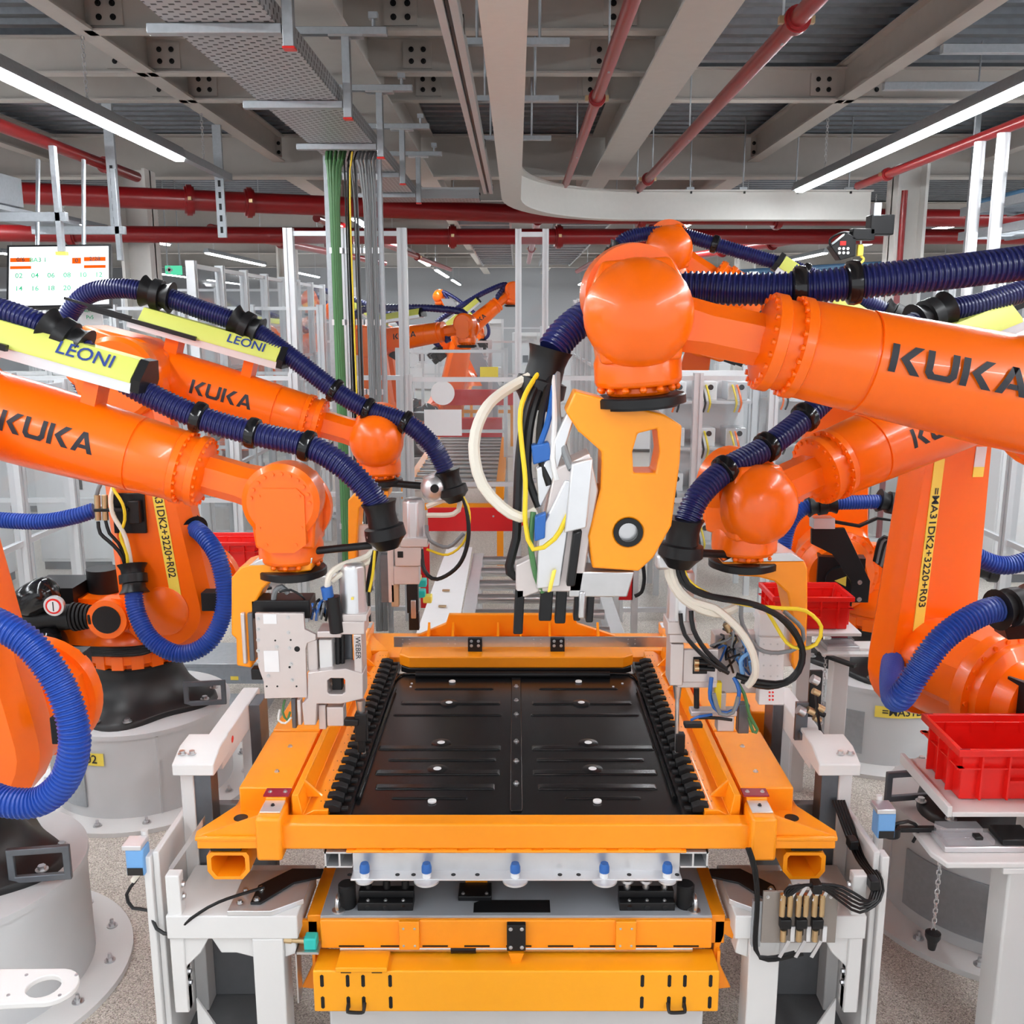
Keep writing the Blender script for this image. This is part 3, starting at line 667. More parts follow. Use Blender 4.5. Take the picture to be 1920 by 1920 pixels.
def robot(label, x, y, yaw, t, p, wd, flip=False, strip=None, strip_x=.09, strip_side=-1, detail=2, group=None, pack=True, pedestal=True, hp_=HP, ext=0, pack_x=0, kx=0, dome=True):
    root = thing('industrial_robot', label, 'robot', group, (x, y, hp_), R(yaw))
    F0 = Matrix(); FL = T(A2X, 0, A2Z) @ RY(t); FA = FL @ T(0, 0, L2) @ RY(p - t); FW = FA @ T(L3 + ext, 0, 0) @ RY(wd - p); FS = FA @ Matrix.Diagonal((1 + ext / L3, 1, 1, 1)); FP = FA @ T(pack_x, 0, 0)
    if dome: FW = FW @ T(-.06, 0, 0)
    if flip: FW = FW @ RX(180)
    def put(n, F, name=None, par=None, bev=0):
        if par is None: return place(name or n, RB[n], root, F, bev)
        return place(name or n, RB[n], par, Matrix(), bev)
    put('foot', F0); put('swivel_ring', F0); put('carousel', F0); put('gear_housing', F0)
    mo = put('motor', F0)
    a = place('arrow_mark', RB['arrow_mark'], mo, T(A2X, 0, A2Z))
    FC = T(-.19, -.02, .08); cb = put('counterbalance', FC); put('bellows', F0, None, cb); put('clevis', F0, None, cb); put('pivot_cover', F0, None, cb)
    put('gas_bottle_a', F0, 'gas_bottle', cb); put('gas_bottle_b', F0, 'gas_bottle', cb)
    if detail > 1:
        g = put('gauge', FC); put('gauge_face', F0, None, g); put('gauge_dial', F0, None, g); put('gauge_needle', F0, None, g)
    put('junction_box', F0)
    la = put('link_arm', FL); put('link_cover', FL, None, la)
    put('elbow', FA); put('elbow_block', FA, bev=.02); put('wrist_motors', FA)
    fa = put('forearm', FS); put('arm_collar', FS); put('wrist_arm', FS)
    for s in (-1, 1): place('brand_lettering', KM[s], fa, T(kx, 0, 0))
    wb = put('wrist_body', FW, bev=.012); put('wrist_dome', FW, None, wb); wdsc = put('wrist_disc', FW, None, wb); put('wrist_cover', FW, None, wb); put('tool_flange', FW)
    if detail > 1:
        for i in range(8):   # feet bolts
            a_ = 45 * (i // 2) * 2 + (12 if i % 2 else -12)
            place('bolt', BOLT, root, T(.462 * math.cos(R(a_)), .462 * math.sin(R(a_)), .046) @ Matrix.Scale(.028, 4))
        for i in range(22):
            a_ = 2 * math.pi * i / 22; place('bolt', OBOLT, root, F0 @ T(A2X + .265 * math.cos(a_), .25, A2Z + .265 * math.sin(a_)) @ RX(-90) @ Matrix.Scale(.016, 4))
        for xx, rr, n in ((.976, .146, 22), (1.087, .135, 22)):
            for i in range(n):
                a_ = 2 * math.pi * i / n; place('bolt', OBOLT, root, FA @ T((xx + (.034 if xx < 1 else 0)) * (1 + ext / L3), rr * math.cos(a_), rr * math.sin(a_)) @ RY(90) @ Matrix.Scale(.013, 4))
        for i in range(11):
            a_ = R(-80 + i * 17); place('bolt', OBOLT, wb, T(-.118 * math.cos(a_) , -.155, .118 * math.sin(a_)) @ RX(90) @ Matrix.Scale(.012, 4))
        for (q, z) in ((-.03, -.08), (-.03, .08), (.10, -.085), (.10, .085), (.17, .06), (.17, -.06)):
            place('bolt', OBOLT, wb, T(q, -.165, z) @ RX(90) @ Matrix.Scale(.008, 4))
        # lifting bracket
        b = MB(); b.plate([(-.13, 0), (.13, 0), (.13, .16), (-.13, .16)], [[(-.10, .03), (.10, .03), (.10, .13), (-.10, .13)]], -.012, .012)
        RB.setdefault('fork_bracket', b.mesh('fork_bracket', 'galv_dark'))
        for a_, rr in ((-18, .50), (205, .47)): place('fork_bracket', RB['fork_bracket'], root, RZ(a_) @ T(rr, 0, .03) @ RZ(-a_ - yaw + 8), .004)
        # base cables
        for k in range(4):
            b = MB().tube([(-.45, -.1, .5), (-.38, -.27 - .01 * k, .48 - .012 * k), (-.1, -.345, .475 - .014 * k), (.2, -.31, .48 - .014 * k), (.33, -.16, .54), (.33, 0, .64)], .011, 7)
            place('base_cable', b.mesh('base_cable', 'black'), root)
        put('carrier_post_a', FP, 'carrier_post'); put('carrier_post_b', FP, 'carrier_post')
    if pack:
        ca = put('carrier_cover', FP); put('carrier_rail', FA, None, ca); put('end_cap', FA, None, ca)
        if detail > 1:
            put('guide_rod', FP)
            tm = text_mesh('LEONI', .082, 'ink_blue', .012)
            place('maker_lettering', tm, ca, T(.56, -.02 - .0725 - .0032, .3525 + .0024) @ RX(53.7))
            place('maker_lettering', tm, ca, T(.56, -.02 + .0725 + .0032, .3525 + .0024) @ RZ(180) @ RX(53.7))
    if strip:
        yf = -.412 if strip_side < 0 else -.198
        z_ = .06 if strip_side < 0 else .16
        b = MB().box(strip_x - .032, strip_x + .032, yf - .002, yf + .002, z_, z_ + .88); st = place('marking_strip', b.mesh('marking_strip', 'label_yellow'), la, Matrix())
        tm = text_mesh(strip, .062, 'ink', .012)
        M = T(strip_x, yf - .004, .50) @ RX(90) @ RZ(-90) if strip_side < 0 else T(strip_x, yf + .004, .60) @ RZ(180) @ RX(90) @ RZ(-90)
        place('marking_text', tm, la, M)
    if pedestal: make_pedestal(x, y, label, hp_)
    M0 = T(x, y, hp_) @ RZ(yaw)
    return root, M0, FL, FA, FW

PED = {}
def make_pedestal(x, y, label, h):
    who = PEDL.get(label) or 'pedestal under the ' + label
    t = thing('robot_pedestal', who, 'pedestal', None, (x, y, 0))
    if 'body' not in PED:
        PED['body'] = MB().lathe([(.55, .03), (.55, h - .035)], 64).mesh('pedestal_body', 'pedestal')
        PED['top'] = MB().lathe([(.56, h - .035), (.56, h - .004), (.552, h)], 64).mesh('top_plate', 'pedestal')
        PED['flange'] = MB().lathe([(.72, 0), (.72, .028), (.71, .03)], 64).mesh('floor_flange', 'white')
        PED['seam'] = MB().box(.546, .556, -.006, .006, .03, h - .04).mesh('weld_seam', 'pedestal')
        PED['cover'] = MB().loft([[(.552 * math.cos(R(a)), .552 * math.sin(R(a)), z) for a, z in ((-90 + k * 6, zz) for zz, ks in ((.10, range(-4, 5)), (.40, range(4, -5, -1))) for k in ks)], [(.562 * math.cos(R(a)), .562 * math.sin(R(a)), z) for a, z in ((-90 + k * 6, zz) for zz, ks in ((.10, range(-4, 5)), (.40, range(4, -5, -1))) for k in ks)]]).mesh('access_cover', 'galv')
    if h != HP: t.scale = (1, 1, h / HP)
    place('pedestal_body', PED['body'], t); place('top_plate', PED['top'], t); place('floor_flange', PED['flange'], t)
    for a in (-60, 60, 180): place('weld_seam', PED['seam'], t, RZ(a))
    place('access_cover', PED['cover'], t, RZ(-40 if x < 0 else -50))
    for i in range(14): a = 2 * math.pi * (i + .3) / 14; place('anchor_bolt', STUD, t, T(.635 * math.cos(a), .635 * math.sin(a), .03) @ Matrix.Scale(.026, 4))
    return t

L_R02 = 'orange robot marked R02 beside the grey steel steps, arm reaching over the fixture'
L_R04 = 'orange robot marked R04 holding the tool with the large bare metal plate'
L_R03 = 'orange robot marked R03 behind the front red bin, tool trailing many cables'
L_R01 = 'orange robot with raised arm behind the red bin beside its pedestal'
L_R05 = 'orange robot swinging its arm high across with the tool bracket pierced by holes'
PEDL = {L_R02: 'grey pedestal under the robot marked R02', L_R04: 'grey pedestal under the robot marked R04', L_R03: 'grey pedestal behind the table with clear blocks', L_R01: 'grey pedestal with a yellow MA31 marking, carrying the raised robot', L_R05: 'grey pedestal of the robot swinging its arm across'}

# ---- robot R02
r2, M2, *_ = robot(L_R02, -2.45, 5.9, 0, -6, 16, 90, flip=True, strip='=MA31DK2+3220+R02')
hose(r2, hp([(215, 790, 6.15), (165, 740, 6.05), (135, 670, 5.98), (120, 610, 5.95), (160, 555, 5.92), (225, 541, 5.9), (295, 552, 5.9), (370, 578, 5.9), (462, 612, 5.9), (540, 665, 5.88), (628, 732, 5.86), (690, 768, 5.84), (760, 792, 5.82), (810, 835, 5.8), (838, 885, 5.8)]), .06, 'navy', clamps=(10, 11, 12), bigs=(6, 8), pitch=.0175)
hose(r2, hp([(250, 1085, 5.42), (255, 1145, 5.36), (285, 1200, 5.30), (340, 1226, 5.28), (395, 1200, 5.32), (422, 1130, 5.38), (410, 1050, 5.42), (380, 1003, 5.5), (352, 984, 5.62)]), .053, 'blue_hose', bigs=(0, 8))
hose(r2, hp([(-60, 968, 5.6), (0, 975, 5.6), (80, 978, 5.6), (140, 968, 5.6), (182, 955, 5.62)]), .049, 'blue_hose')
# ---- robot R04
r4, M4, *_ = robot(L_R04, -2.55, 3.95, 0, -6, 16, 90, dome=False, strip='=MA31DK2+3220+R04')
hose(r4, hp([(-120, 560, 3.95), (-50, 572, 3.95), (30, 592, 3.95), (122, 632, 3.95), (190, 685, 3.95), (270, 735, 3.95), (372, 782, 3.95), (474, 812, 3.95), (576, 836, 3.93), (640, 872, 3.9), (690, 920, 3.88), (712, 955, 3.88)]), .052, 'navy', clamps=(6, 7, 8), bigs=(3,), pitch=.0175)
hose(r4, hp([(-60, 1150, 3.45), (0, 1172, 3.4), (60, 1212, 3.38), (115, 1290, 3.36), (140, 1380, 3.34), (125, 1455, 3.34), (80, 1500, 3.34), (20, 1505, 3.34), (-40, 1485, 3.36)]), .058, 'blue_hose', bigs=())
# ---- robot R03
r3, M3, FL3, *_ = robot(L_R03, 2.50, 4.55, 202, -3, 17, 90, strip='=MA31DK2+3220+R03', strip_x=.125, strip_side=1)
hose(r3, hp([(2000, 520, 4.5), (1920, 545, 4.45), (1840, 570, 4.4), (1745, 592, 4.35), (1650, 650, 4.25), (1580, 715, 4.15), (1510, 782, 4.05), (1438, 838, 3.95), (1360, 882, 3.85), (1310, 930, 3.78), (1285, 985, 3.74)]), .052, 'navy', clamps=(6, 7, 8), bigs=(3,), pitch=.0175)
hose(r3, hp([(1960, 1128, 4.0), (1900, 1138, 3.95), (1840, 1150, 3.9), (1770, 1195, 3.86), (1722, 1258, 3.84), (1688, 1308, 3.88), (1674, 1300, 4.1), (1674, 1245, 4.5), (1690, 1180, 4.85)]), .056, 'blue_hose', bigs=(1,))
hose(r3, hp([(1800, 1020, 4.9), (1840, 1048, 4.9), (1890, 1060, 4.9), (1960, 1040, 4.9)]), .05, 'blue_hose')
# ---- robot R01
r1, M1, *_ = robot(L_R01, 2.6, 6.6, 168, 0, -33, 100)
hose(r1, hp([(1150, 480, 6.9), (1170, 450, 6.9), (1215, 438, 6.9), (1275, 440, 6.9), (1340, 458, 6.85), (1420, 482, 6.8), (1510, 510, 6.75), (1600, 555, 6.7), (1680, 590, 6.65), (1760, 640, 6.6), (1770, 720, 6.6)]), .05, 'navy', clamps=(3, 4, 6), bigs=(0, 8))
hose(r1, hp([(1468, 1040, 6.0), (1480, 985, 6.0), (1505, 955, 6.0), (1540, 945, 6.0), (1600, 942, 6.0), (1672, 943, 6.0), (1712, 965, 6.0), (1730, 1000, 6.05)]), .047, 'blue_hose', bigs=(3, 5))
# ---- robot R05 (its arm crosses the picture)
r5, M5, *_ = robot(L_R05, 2.82, 3.0, 180, 22, -11.5, 94, ext=.17, pack_x=-.42, hp_=.68, kx=.09)
hose(r5, hp([(2100, 470, 3.1), (2000, 482, 3.1), (1880, 498, 3.1), (1740, 515, 3.1), (1600, 530, 3.12), (1500, 540, 3.15), (1380, 542, 3.2), (1290, 540, 3.24), (1200, 552, 3.26), (1120, 582, 3.24), (1065, 620, 3.2), (1030, 665, 3.16)]), .055, 'navy', clamps=(4, 5), bigs=(1,), pitch=.0175)
# ---- robots further down the hall
for (px, Y, yaw, t_, p_, lab) in ((690, 15.0, -20, -5, -8, 'orange robot behind the cable ladder in the far cell'), (748, 17.5, 160, 5, -28, 'orange robot with lowered arm in the far left cell'), (802, 19.4, 20, 12, -38, 'orange robot reaching left over the far conveyor'), (890, 29.2, 160, -10, -45, 'small far orange robot with raised arm'), (440, 16.0, 60, 0, 5, 'orange robot half hidden behind the clear fence panes in the left distance'), (1325, 14.6, 170, -10, -20, 'orange robot beyond the white control racks')):
    q = U(px, 700, Y=Y)
    rr, MM, FL_, FA_, FW_ = robot(lab, q.x, Y, yaw, t_, p_, 90, detail=1)
    def W(F, v): return MM @ (F @ Vector(v))
    hose(rr, [W(FA_, (-.3, -.1, -.1)), W(FA_, (-.45, -.1, .25)), W(FA_, (-.2, -.05, .5)), W(FA_, (.4, -.02, .45)), W(FA_, (1.0, 0, .35)), W(FA_, (1.45, 0, .2)), W(FW_, (.15, 0, -.3)), W(FW_, (.3, 0, -.28))], .055, 'navy', pitch=.05)
# ================================================================ FIXTURE (orange carrier frame) at Y 3.4 .. 5.9
F = thing('carrier_frame', 'orange welded carrier frame holding the black battery tray', 'fixture', None, (0, 4.4, .9))
def fk(b, n, m='amber', bev=.004, root=None): return kid(b, n, m, root or F, bev)
# front beam with end blocks
fb = fk(MB().box(-.93, .93, 3.395, 3.475, .985, 1.092), 'front_beam', bev=.008)
fk(MB().box(-.66, .66, 3.385, 3.44, .975, .985), 'lower_strip')
for k in range(9): fk(MB().box(-.62 + k * .145, -.52 + k * .145, 3.388, 3.396, .979, .989), 'weld_bead', bev=0)
for s in (-1, 1):
    x0, x1 = sorted((s * .90, s * 1.0))
    fk(MB().box(x0, x1, 3.36, 3.50, .955, 1.135), 'end_block', bev=.012)
    fk(MB().box(x0 + .01, x1 - .01, 3.40, 3.50, 1.135, 1.142), 'locator_plate', 'alu', .002)
    pl('bolt', DBOLT, F, T((x0 + x1) / 2, 3.45, 1.142) @ Matrix.Scale(.008, 4))
    # side rail section: pad strip, trough, bulwark
    b = MB(); b.prism([(s * .745, 1.10), (s * .80, 1.10), (s * .845, 1.075), (s * .86, 1.165), (s * .885, 1.165), (s * .885, 1.02), (s * .745, 1.06)], 3.49, 5.35, 'y'); fk(b, 'side_rail', bev=.003)
    for k in range(20):
        y = 3.56 + k * .09
        for j in range(3): kid(MB().box(s * (.752 + j * .016), s * (.756 + j * .016), y, y + .006, 1.0995, 1.1005), 'punched_hole', 'black', F)
    for y in (3.75, 3.98, 4.2): kid(MB().box(s * .8605, s * .858, y, y + .09, 1.12, 1.135), 'slot', 'black', F)
    # gusset ribs
    for y in (3.60, 4.75, 4.95, 5.1):
        fk(MB().prism([(s * .79, 1.10), (s * .86, 1.10), (s * .86, 1.17)], y, y + .015, 'y'), 'gusset', bev=0)
    # side boxes
    for (y0, y1) in ((3.58, 4.12), (4.135, 4.75), (4.77, 5.35)):
        bx = fk(MB().box(s * .905, s * 1.12, y0, y1, .93, 1.15), 'side_cover_box', bev=.006)
        for yy in (y0 + .14, y1 - .16): pl('bolt', BOLT, bx, MS(s * 1.0, yy, 1.15, .011))
    # corner plate and gussets
    b = MB(); b.prism([(s * .98, 3.37), (s * 1.235, 3.37), (s * 1.245, 3.42), (s * 1.13, 3.66), (s * .98, 3.70)], 1.035, 1.05, 'z'); cp = fk(b, 'corner_plate', bev=.003)
    fk(MB().prism([(s * 1.23, 3.375), (s * .98, 3.375), (s * .98, 3.39), (s * 1.23, 3.39)], 1.0, 1.052, 'z'), 'plate_lip')
    for y, h in ((3.385, .085), (3.66, .09)):
        fk(MB().prism([(s * .985, 1.05), (s * 1.22 if y < 3.5 else s * 1.13, 1.05), (s * .985, 1.05 + h)], y, y + .012, 'y'), 'corner_gusset', bev=0)
    kid(MB().cyl((s * 1.10, 3.52, 1.0501), (s * 1.10, 3.52, 1.052), .028, n=20), 'round_hole', 'black', F)
    kid(MB().box(s * .90, s * 1.0, 3.50, 3.56, 1.152, 1.158), 'red_pad', 'dark_red', F)
    fk(MB().box(s * .91, s * .99, 3.49, 3.57, 1.05, 1.152), 'pad_block')
    for dx in (.02, .08): pl('bolt', BOLT, F, MS(s * (.90 + dx), 3.53, 1.158, .009))
    # hollow guide tubes beneath
    o = [(s * 1.07, .855), (s * 1.18, .855), (s * 1.205, .89), (s * 1.205, .955), (s * 1.19, .97), (s * 1.05, .97), (s * 1.04, .955), (s * 1.04, .89)]
    cxm = s * 1.122; i_ = [(cxm + (u - cxm) * .80, .912 + (v - .912) * .78) for u, v in o]
    fk(MB().plate(o, [i_], 3.40, 4.3, 'y'), 'guide_tube', bev=0)
    fk(MB().box(s * 1.07, s * 1.19, 3.40, 3.50, .975, 1.03), 'tube_clamp', 'black', .003)
    for dx in (1.09, 1.15): pl('bolt', BOLT, F, T(s * dx, 3.40, 1.0) @ RX(90) @ Matrix.Scale(.012, 4))
    # rows of black rubber clamp pads
    for k in range(22):
        y = 3.50 + k * .0785
        b = MB(); b.prism([(s * .70, 1.08), (s * .74, 1.08), (s * .765, 1.10), (s * .765, 1.112), (s * .73, 1.116), (s * .70, 1.104)], y + .006, y + .046, 'y'); b.box(s * .672, s * .70, y + .014, y + .038, 1.08, 1.094)
        kid(b, 'clamp_pad', 'black_matte', F, .003)
    kid(MB().box(s * .665, s * .745, 3.49, 5.25, 1.03, 1.07), 'pad_carrier', 'black', F)
    fk(MB().box(s * .885, s * .905, 3.55, 5.6, .95, 1.12), 'side_beam')
# rear part
fk(MB().prism([(-.66, 5.16), (-.60, 5.11), (.60, 5.11), (.66, 5.16), (.66, 5.30), (-.66, 5.30)], 1.085, 1.15, 'z'), 'rear_hold_down_bar', bev=.006)
kid(MB().prism([(-.65, 5.14), (-.60, 5.105), (.60, 5.105), (.65, 5.14), (.65, 5.25), (-.65, 5.25)], 1.052, 1.085, 'z'), 'hold_down_rubber', 'black', F, .004)
ru = kid(MB().box(-.70, .86, 5.235, 5.245, 1.165, 1.225), 'steel_strip', 'steel', F, .001)
for x in (-.63, -.37, .12, .27, .66):
    for dx in (-.02, .02):
        for z in (1.182, 1.208): pl('bolt', BOLT, ru, T(x + dx, 5.235, z) @ RX(90) @ Matrix.Scale(.006, 4))
for x in (-.235, .235): 
    bb = kid(MB().box(x - .04, x + .04, 5.20, 5.235, 1.14, 1.225), 'strip_bracket', 'black', F, .003)
    for dx in (-.02, .02):
        for z in (1.185, 1.212): pl('bolt', BOLT, bb, T(x + dx, 5.20, z) @ RX(90) @ Matrix.Scale(.009, 4))
fk(MB().box(-.95, .97, 5.36, 5.80, 1.02, 1.06), 'rear_plate')
fk(MB().prism([(-.62, 1.06), (-.44, 1.14), (-.42, 1.20), (.36, 1.20), (.38, 1.14), (.62, 1.06)], 5.74, 5.78, 'y'), 'rear_upstand')
for x in (-.55, -.40, -.12, .02, .2, .5): fk(MB().prism([(5.60, 1.06), (5.74, 1.06), (5.74, 1.15)], x, x + .014, 'x'), 'rear_rib', bev=0)
for s in (-1, 1):
    fk(MB().box(s * .90, s * 1.0, 5.35, 5.82, 1.06, 1.13), 'rear_end_block', bev=.008)
    fk(MB().prism([(s * .75, 5.36), (s * .92, 5.36), (s * .92, 5.72)], 1.06, 1.10, 'z'), 'rear_corner_web')
    fk(MB().box(s * .90, s * .99, 5.68, 5.78, 1.13, 1.137), 'rear_locator', 'alu', .002)
    kid(MB().cyl((s * .45, 5.50, 1.06), (s * .45, 5.50, 1.12), .018, n=12).box(s * .45 - .05, s * .45 + .05, 5.45, 5.55, 1.06, 1.068), 'locating_pin', 'black', F)
# ---------------------------------------------------------------- black battery tray in the frame
B = thing('battery_tray', 'glossy black battery tray cover with pressed ribs in the orange frame', 'battery tray', None, (0, 4.3, 1.03))
kid(MB().box(-.69, .69, 3.50, 5.12, 1.035, 1.05), 'panel', 'panel_black', B, .004)
def ZB(y): return U(968, y, Z=1.05).y
for s in (-1, 1):
    # edge seals
    kid(MB().tube([(s * .655, 3.66, 1.062), (s * .655, 4.4, 1.062), (s * .65, 4.85, 1.062)], .010, 8, .1), 'edge_seal', 'black_gloss', B)
    kid(MB().tube([(s * .675, 3.55, 1.062), (s * .675, 4.4, 1.062), (s * .668, 5.08, 1.062)], .008, 8, .1), 'edge_seal', 'black_gloss', B)
    kid(MB().tube([(s * .04, 5.095, 1.058), (s * .55, 5.095, 1.058), (s * .645, 5.07, 1.058), (s * .665, 4.98, 1.058)], .006, 8, .05), 'edge_bead', 'black_gloss', B)
    # pressed ribs
    for (py, xa, xb, w) in ((1318, .08, .60, .05), (1341, .07, .62, .022), (1403, .07, .64, .05), (1425, .09, .58, .03), (1449, .07, .62, .05), (1476, .09, .60, .05), (1497, .2, .52, .02), (1292, .12, .55, .02)):
        y = ZB(py)
        b = MB(); h = .006; ins = .012; x0, x1 = s * xa, s * xb
        if x0 > x1: x0, x1 = x1, x0
        b.hexa([(x0, y - w / 2, 1.05), (x1, y - w / 2, 1.05), (x1, y + w / 2, 1.05), (x0, y + w / 2, 1.05), (x0 + ins, y - w / 2 + ins / 2, 1.05 + h), (x1 - ins, y - w / 2 + ins / 2, 1.05 + h), (x1 - ins, y + w / 2 - ins / 2, 1.05 + h), (x0 + ins, y + w / 2 - ins / 2, 1.05 + h)])
        kid(b, 'pressed_rib', 'panel_black', B, .003)
    for (pxl, pxr, py) in ((848, 1085, 1276), (842, 1090, 1316), (827, 1103, 1391), (820, 1111, 1440), (810, 1120, 1500)):
        p = U(pxl if s < 0 else pxr, py, Z=1.06)
        if py not in (1276, 1500): kid(MB().lathe([(.045, 0), (.045, .006), (.038, .008)], 20, T(p.x, p.y, 1.05)), 'boss', 'panel_black', B)
        kid(MB().lathe([(.018, .0), (.018, .006), (.014, .008)], 16, T(p.x, p.y, 1.052)), 'white_plug', 'white_sheet', B)
    for (pxl, pxr, py) in ((772, 1167, 1282), (770, 1150, 1288)): 
        p = U(pxl if s < 0 else pxr, py, Z=1.05); kid(MB().lathe([(.006, 0), (.006, .004)], 10, T(p.x, p.y, 1.05)), 'white_plug', 'white_sheet', B)
cs = kid(MB().prism([(-.026, 3.58), (-.02, 3.565), (.02, 3.565), (.026, 3.58), (.026, 5.08), (-.026, 5.08)], 1.05, 1.058, 'z'), 'centre_strip', 'panel_black', B, .003)
for py in (1290, 1316, 1342, 1393, 1430, 1472): pl('screw', BOLT, cs, MS(0, ZB(py), 1.058, .013))
kid(MB().cyl((-.56, 5.055, 1.068), (.52, 5.055, 1.068), .016, n=12), 'rear_tube', 'black', B)
# aluminium front profile of the tray with blue caps
pr = kid(MB().box(-.64, .64, 3.415, 3.435, .88, .972).box(-.64, .64, 3.355, 3.435, .876, .884), 'front_profile', 'alu', B, .002)
for px in (684, 800, 966, 1133, 1251):
    x = U(px, 1640, Y=3.37).x; big = px in (800, 1133, 966)
    b = MB(); b.prism(circ(x, 3.365, .05 if big else .035, 14, 180, 360), .872, .880, 'z'); kid(b, 'lobe', 'alu', B)
    kid(MB().cyl((x, 3.372, .880), (x, 3.372, .906), .017, n=14), 'spacer', 'white_sheet', B)
    kid(MB().lathe([(.02, 0), (.02, .022), (.015, .036)], 14, T(x, 3.372, .906)), 'blue_cap', 'cap_blue', B)
for px in (655, 745, 775, 850, 895, 1050, 1085, 1180, 1270):
    x = U(px, 1640, Y=3.38).x; kid(MB().cyl((x, 3.385, .884), (x, 3.385, .8855), .009, n=12), 'hole', 'black', B)
for s in (-1, 1):
    xs = s * .70; b = MB(); 
    for (x0, x1, z0, z1) in ((.64, .75, .905, .912), (.64, .75, .965, .972), (.74, .747, .905, .972), (.685, .692, .912, .965)): b.box(s * x0, s * x1, 3.40, 4.2, z0, z1)
    kid(b, 'hollow_profile', 'alu', B)
# ---------------------------------------------------------------- lower lifting carriage
C = thing('lift_carriage', 'orange and grey lifting carriage under the carrier frame', 'carriage', None, (0, 3.6, .3))
kid(MB().box(-.772, .772, 3.395, 4.9, .685, .70), 'deck_plate', 'deck_grey', C, .002)
kid(MB().box(-.772, .772, 3.38, 3.46, .565, .690), 'front_channel', 'amber', C, .006)
for s in (-1, 1): kid(MB().box(s * .775, s * .83, 3.42, 4.9, .56, .685), 'side_channel', 'amber', C, .004)
for k in range(9): kid(MB().box(-.70 + k * .165, -.60 + k * .165, 3.376, 3.381, .575, .580), 'slot', 'black', C)
for x in (-.42, .43):
    p = kid(MB().box(x - .04, x + .04, 3.362, 3.381, .572, .695), 'bracket_plate', 'amber', C, .003)
    for dx in (-.022, .022):
        for z in (.59, .665): pl('bolt', BOLT, p, T(x + dx, 3.362, z) @ RX(90) @ Matrix.Scale(.005, 4))
p = kid(MB().box(-.037, .037, 3.355, 3.381, .572, .685), 'black_bracket', 'black', C, .003)
for dx in (-.022, .022):
    for z in (.588, .668): pl('bolt', BOLT, p, T(dx, 3.355, z) @ RX(90) @ Matrix.Scale(.008, 4))
kid(MB().prism([(-.03, .565), (.03, .565), (.012, .515), (-.012, .515)], 3.35, 3.375, 'y'), 'pointer', 'amber', C)
kid(MB().cyl((-.70, 3.41, .548), (.70, 3.41, .548), .016, n=14), 'drive_shaft', 'steel', C)
kid(MB().cyl((-.26, 3.41, .548), (-.16, 3.41, .548), .021, n=14), 'shaft_collar', 'black', C)
# black fittings on the deck
for s in (-1, 1):
    x = s * .675; kid(MB().lathe([(.032, 0), (.035, .006), (.035, .095), (.03, .10)], 20, T(x, 3.46, .70)), 'rubber_buffer', 'black_matte', C)
    bx0 = s * .52; bl = kid(MB().box(bx0 - .11, bx0 + .11, 3.425, 3.50, .70, .735).box(bx0 - .11, bx0 + .11, 3.46, 3.50, .735, .765), 'terminal_block', 'black', C, .003)
    for k in (-1, 0, 1):
        if s < 0: kid(MB().cyl((bx0 + k * .075, 3.485, .765), (bx0 + k * .075, 3.485, .80), .015, n=14), 'peg', 'black', bl)
        else: kid(MB().cyl((bx0 + k * .075, 3.485, .765), (bx0 + k * .075, 3.485, .79), .014, n=14).lathe([(.012, 0), (.026, .006), (.024, .016), (.01, .022)], 16, T(bx0 + k * .075, 3.485, .788)), 'steel_cone', 'steel', bl)
        pl('bolt', BOLT, bl, MS(bx0 + k * .07, 3.443, .735, .008))
        kid(MB().cyl((bx0 + k * .07, 3.424, .715), (bx0 + k * .07, 3.426, .715), .011, n=14), 'bore', 'black_gloss', bl)
    # eye bolt
    x = s * .705; kid(MB().sweep([Vector((x, 3.425 + .028 * math.cos(a / 12 * 2 * math.pi), .74 + .028 * math.sin(a / 12 * 2 * math.pi))) for a in range(13)], .008, 8).lathe([(.026, 0), (.026, .008), (.012, .014)], 14, T(x, 3.425, .70)), 'eye_bolt', 'steel', C)
pp = kid(MB().box(-.235, -.10, 3.49, 3.59, .70, .722), 'black_pad', 'black', C, .004)
for dx in (-.215, -.12): pl('bolt', BOLT, pp, MS(dx, 3.51, .722, .008))
kid(MB().box(-.21, -.12, 3.595, 3.62, .70, .735), 'orange_stop', 'amber', C)
kid(MB().prism([(-.17, 3.415), (.135, 3.415), (.135, 3.495), (-.14, 3.495), (-.17, 3.475)], .70, .703, 'z'), 'name_plate', 'black', C)
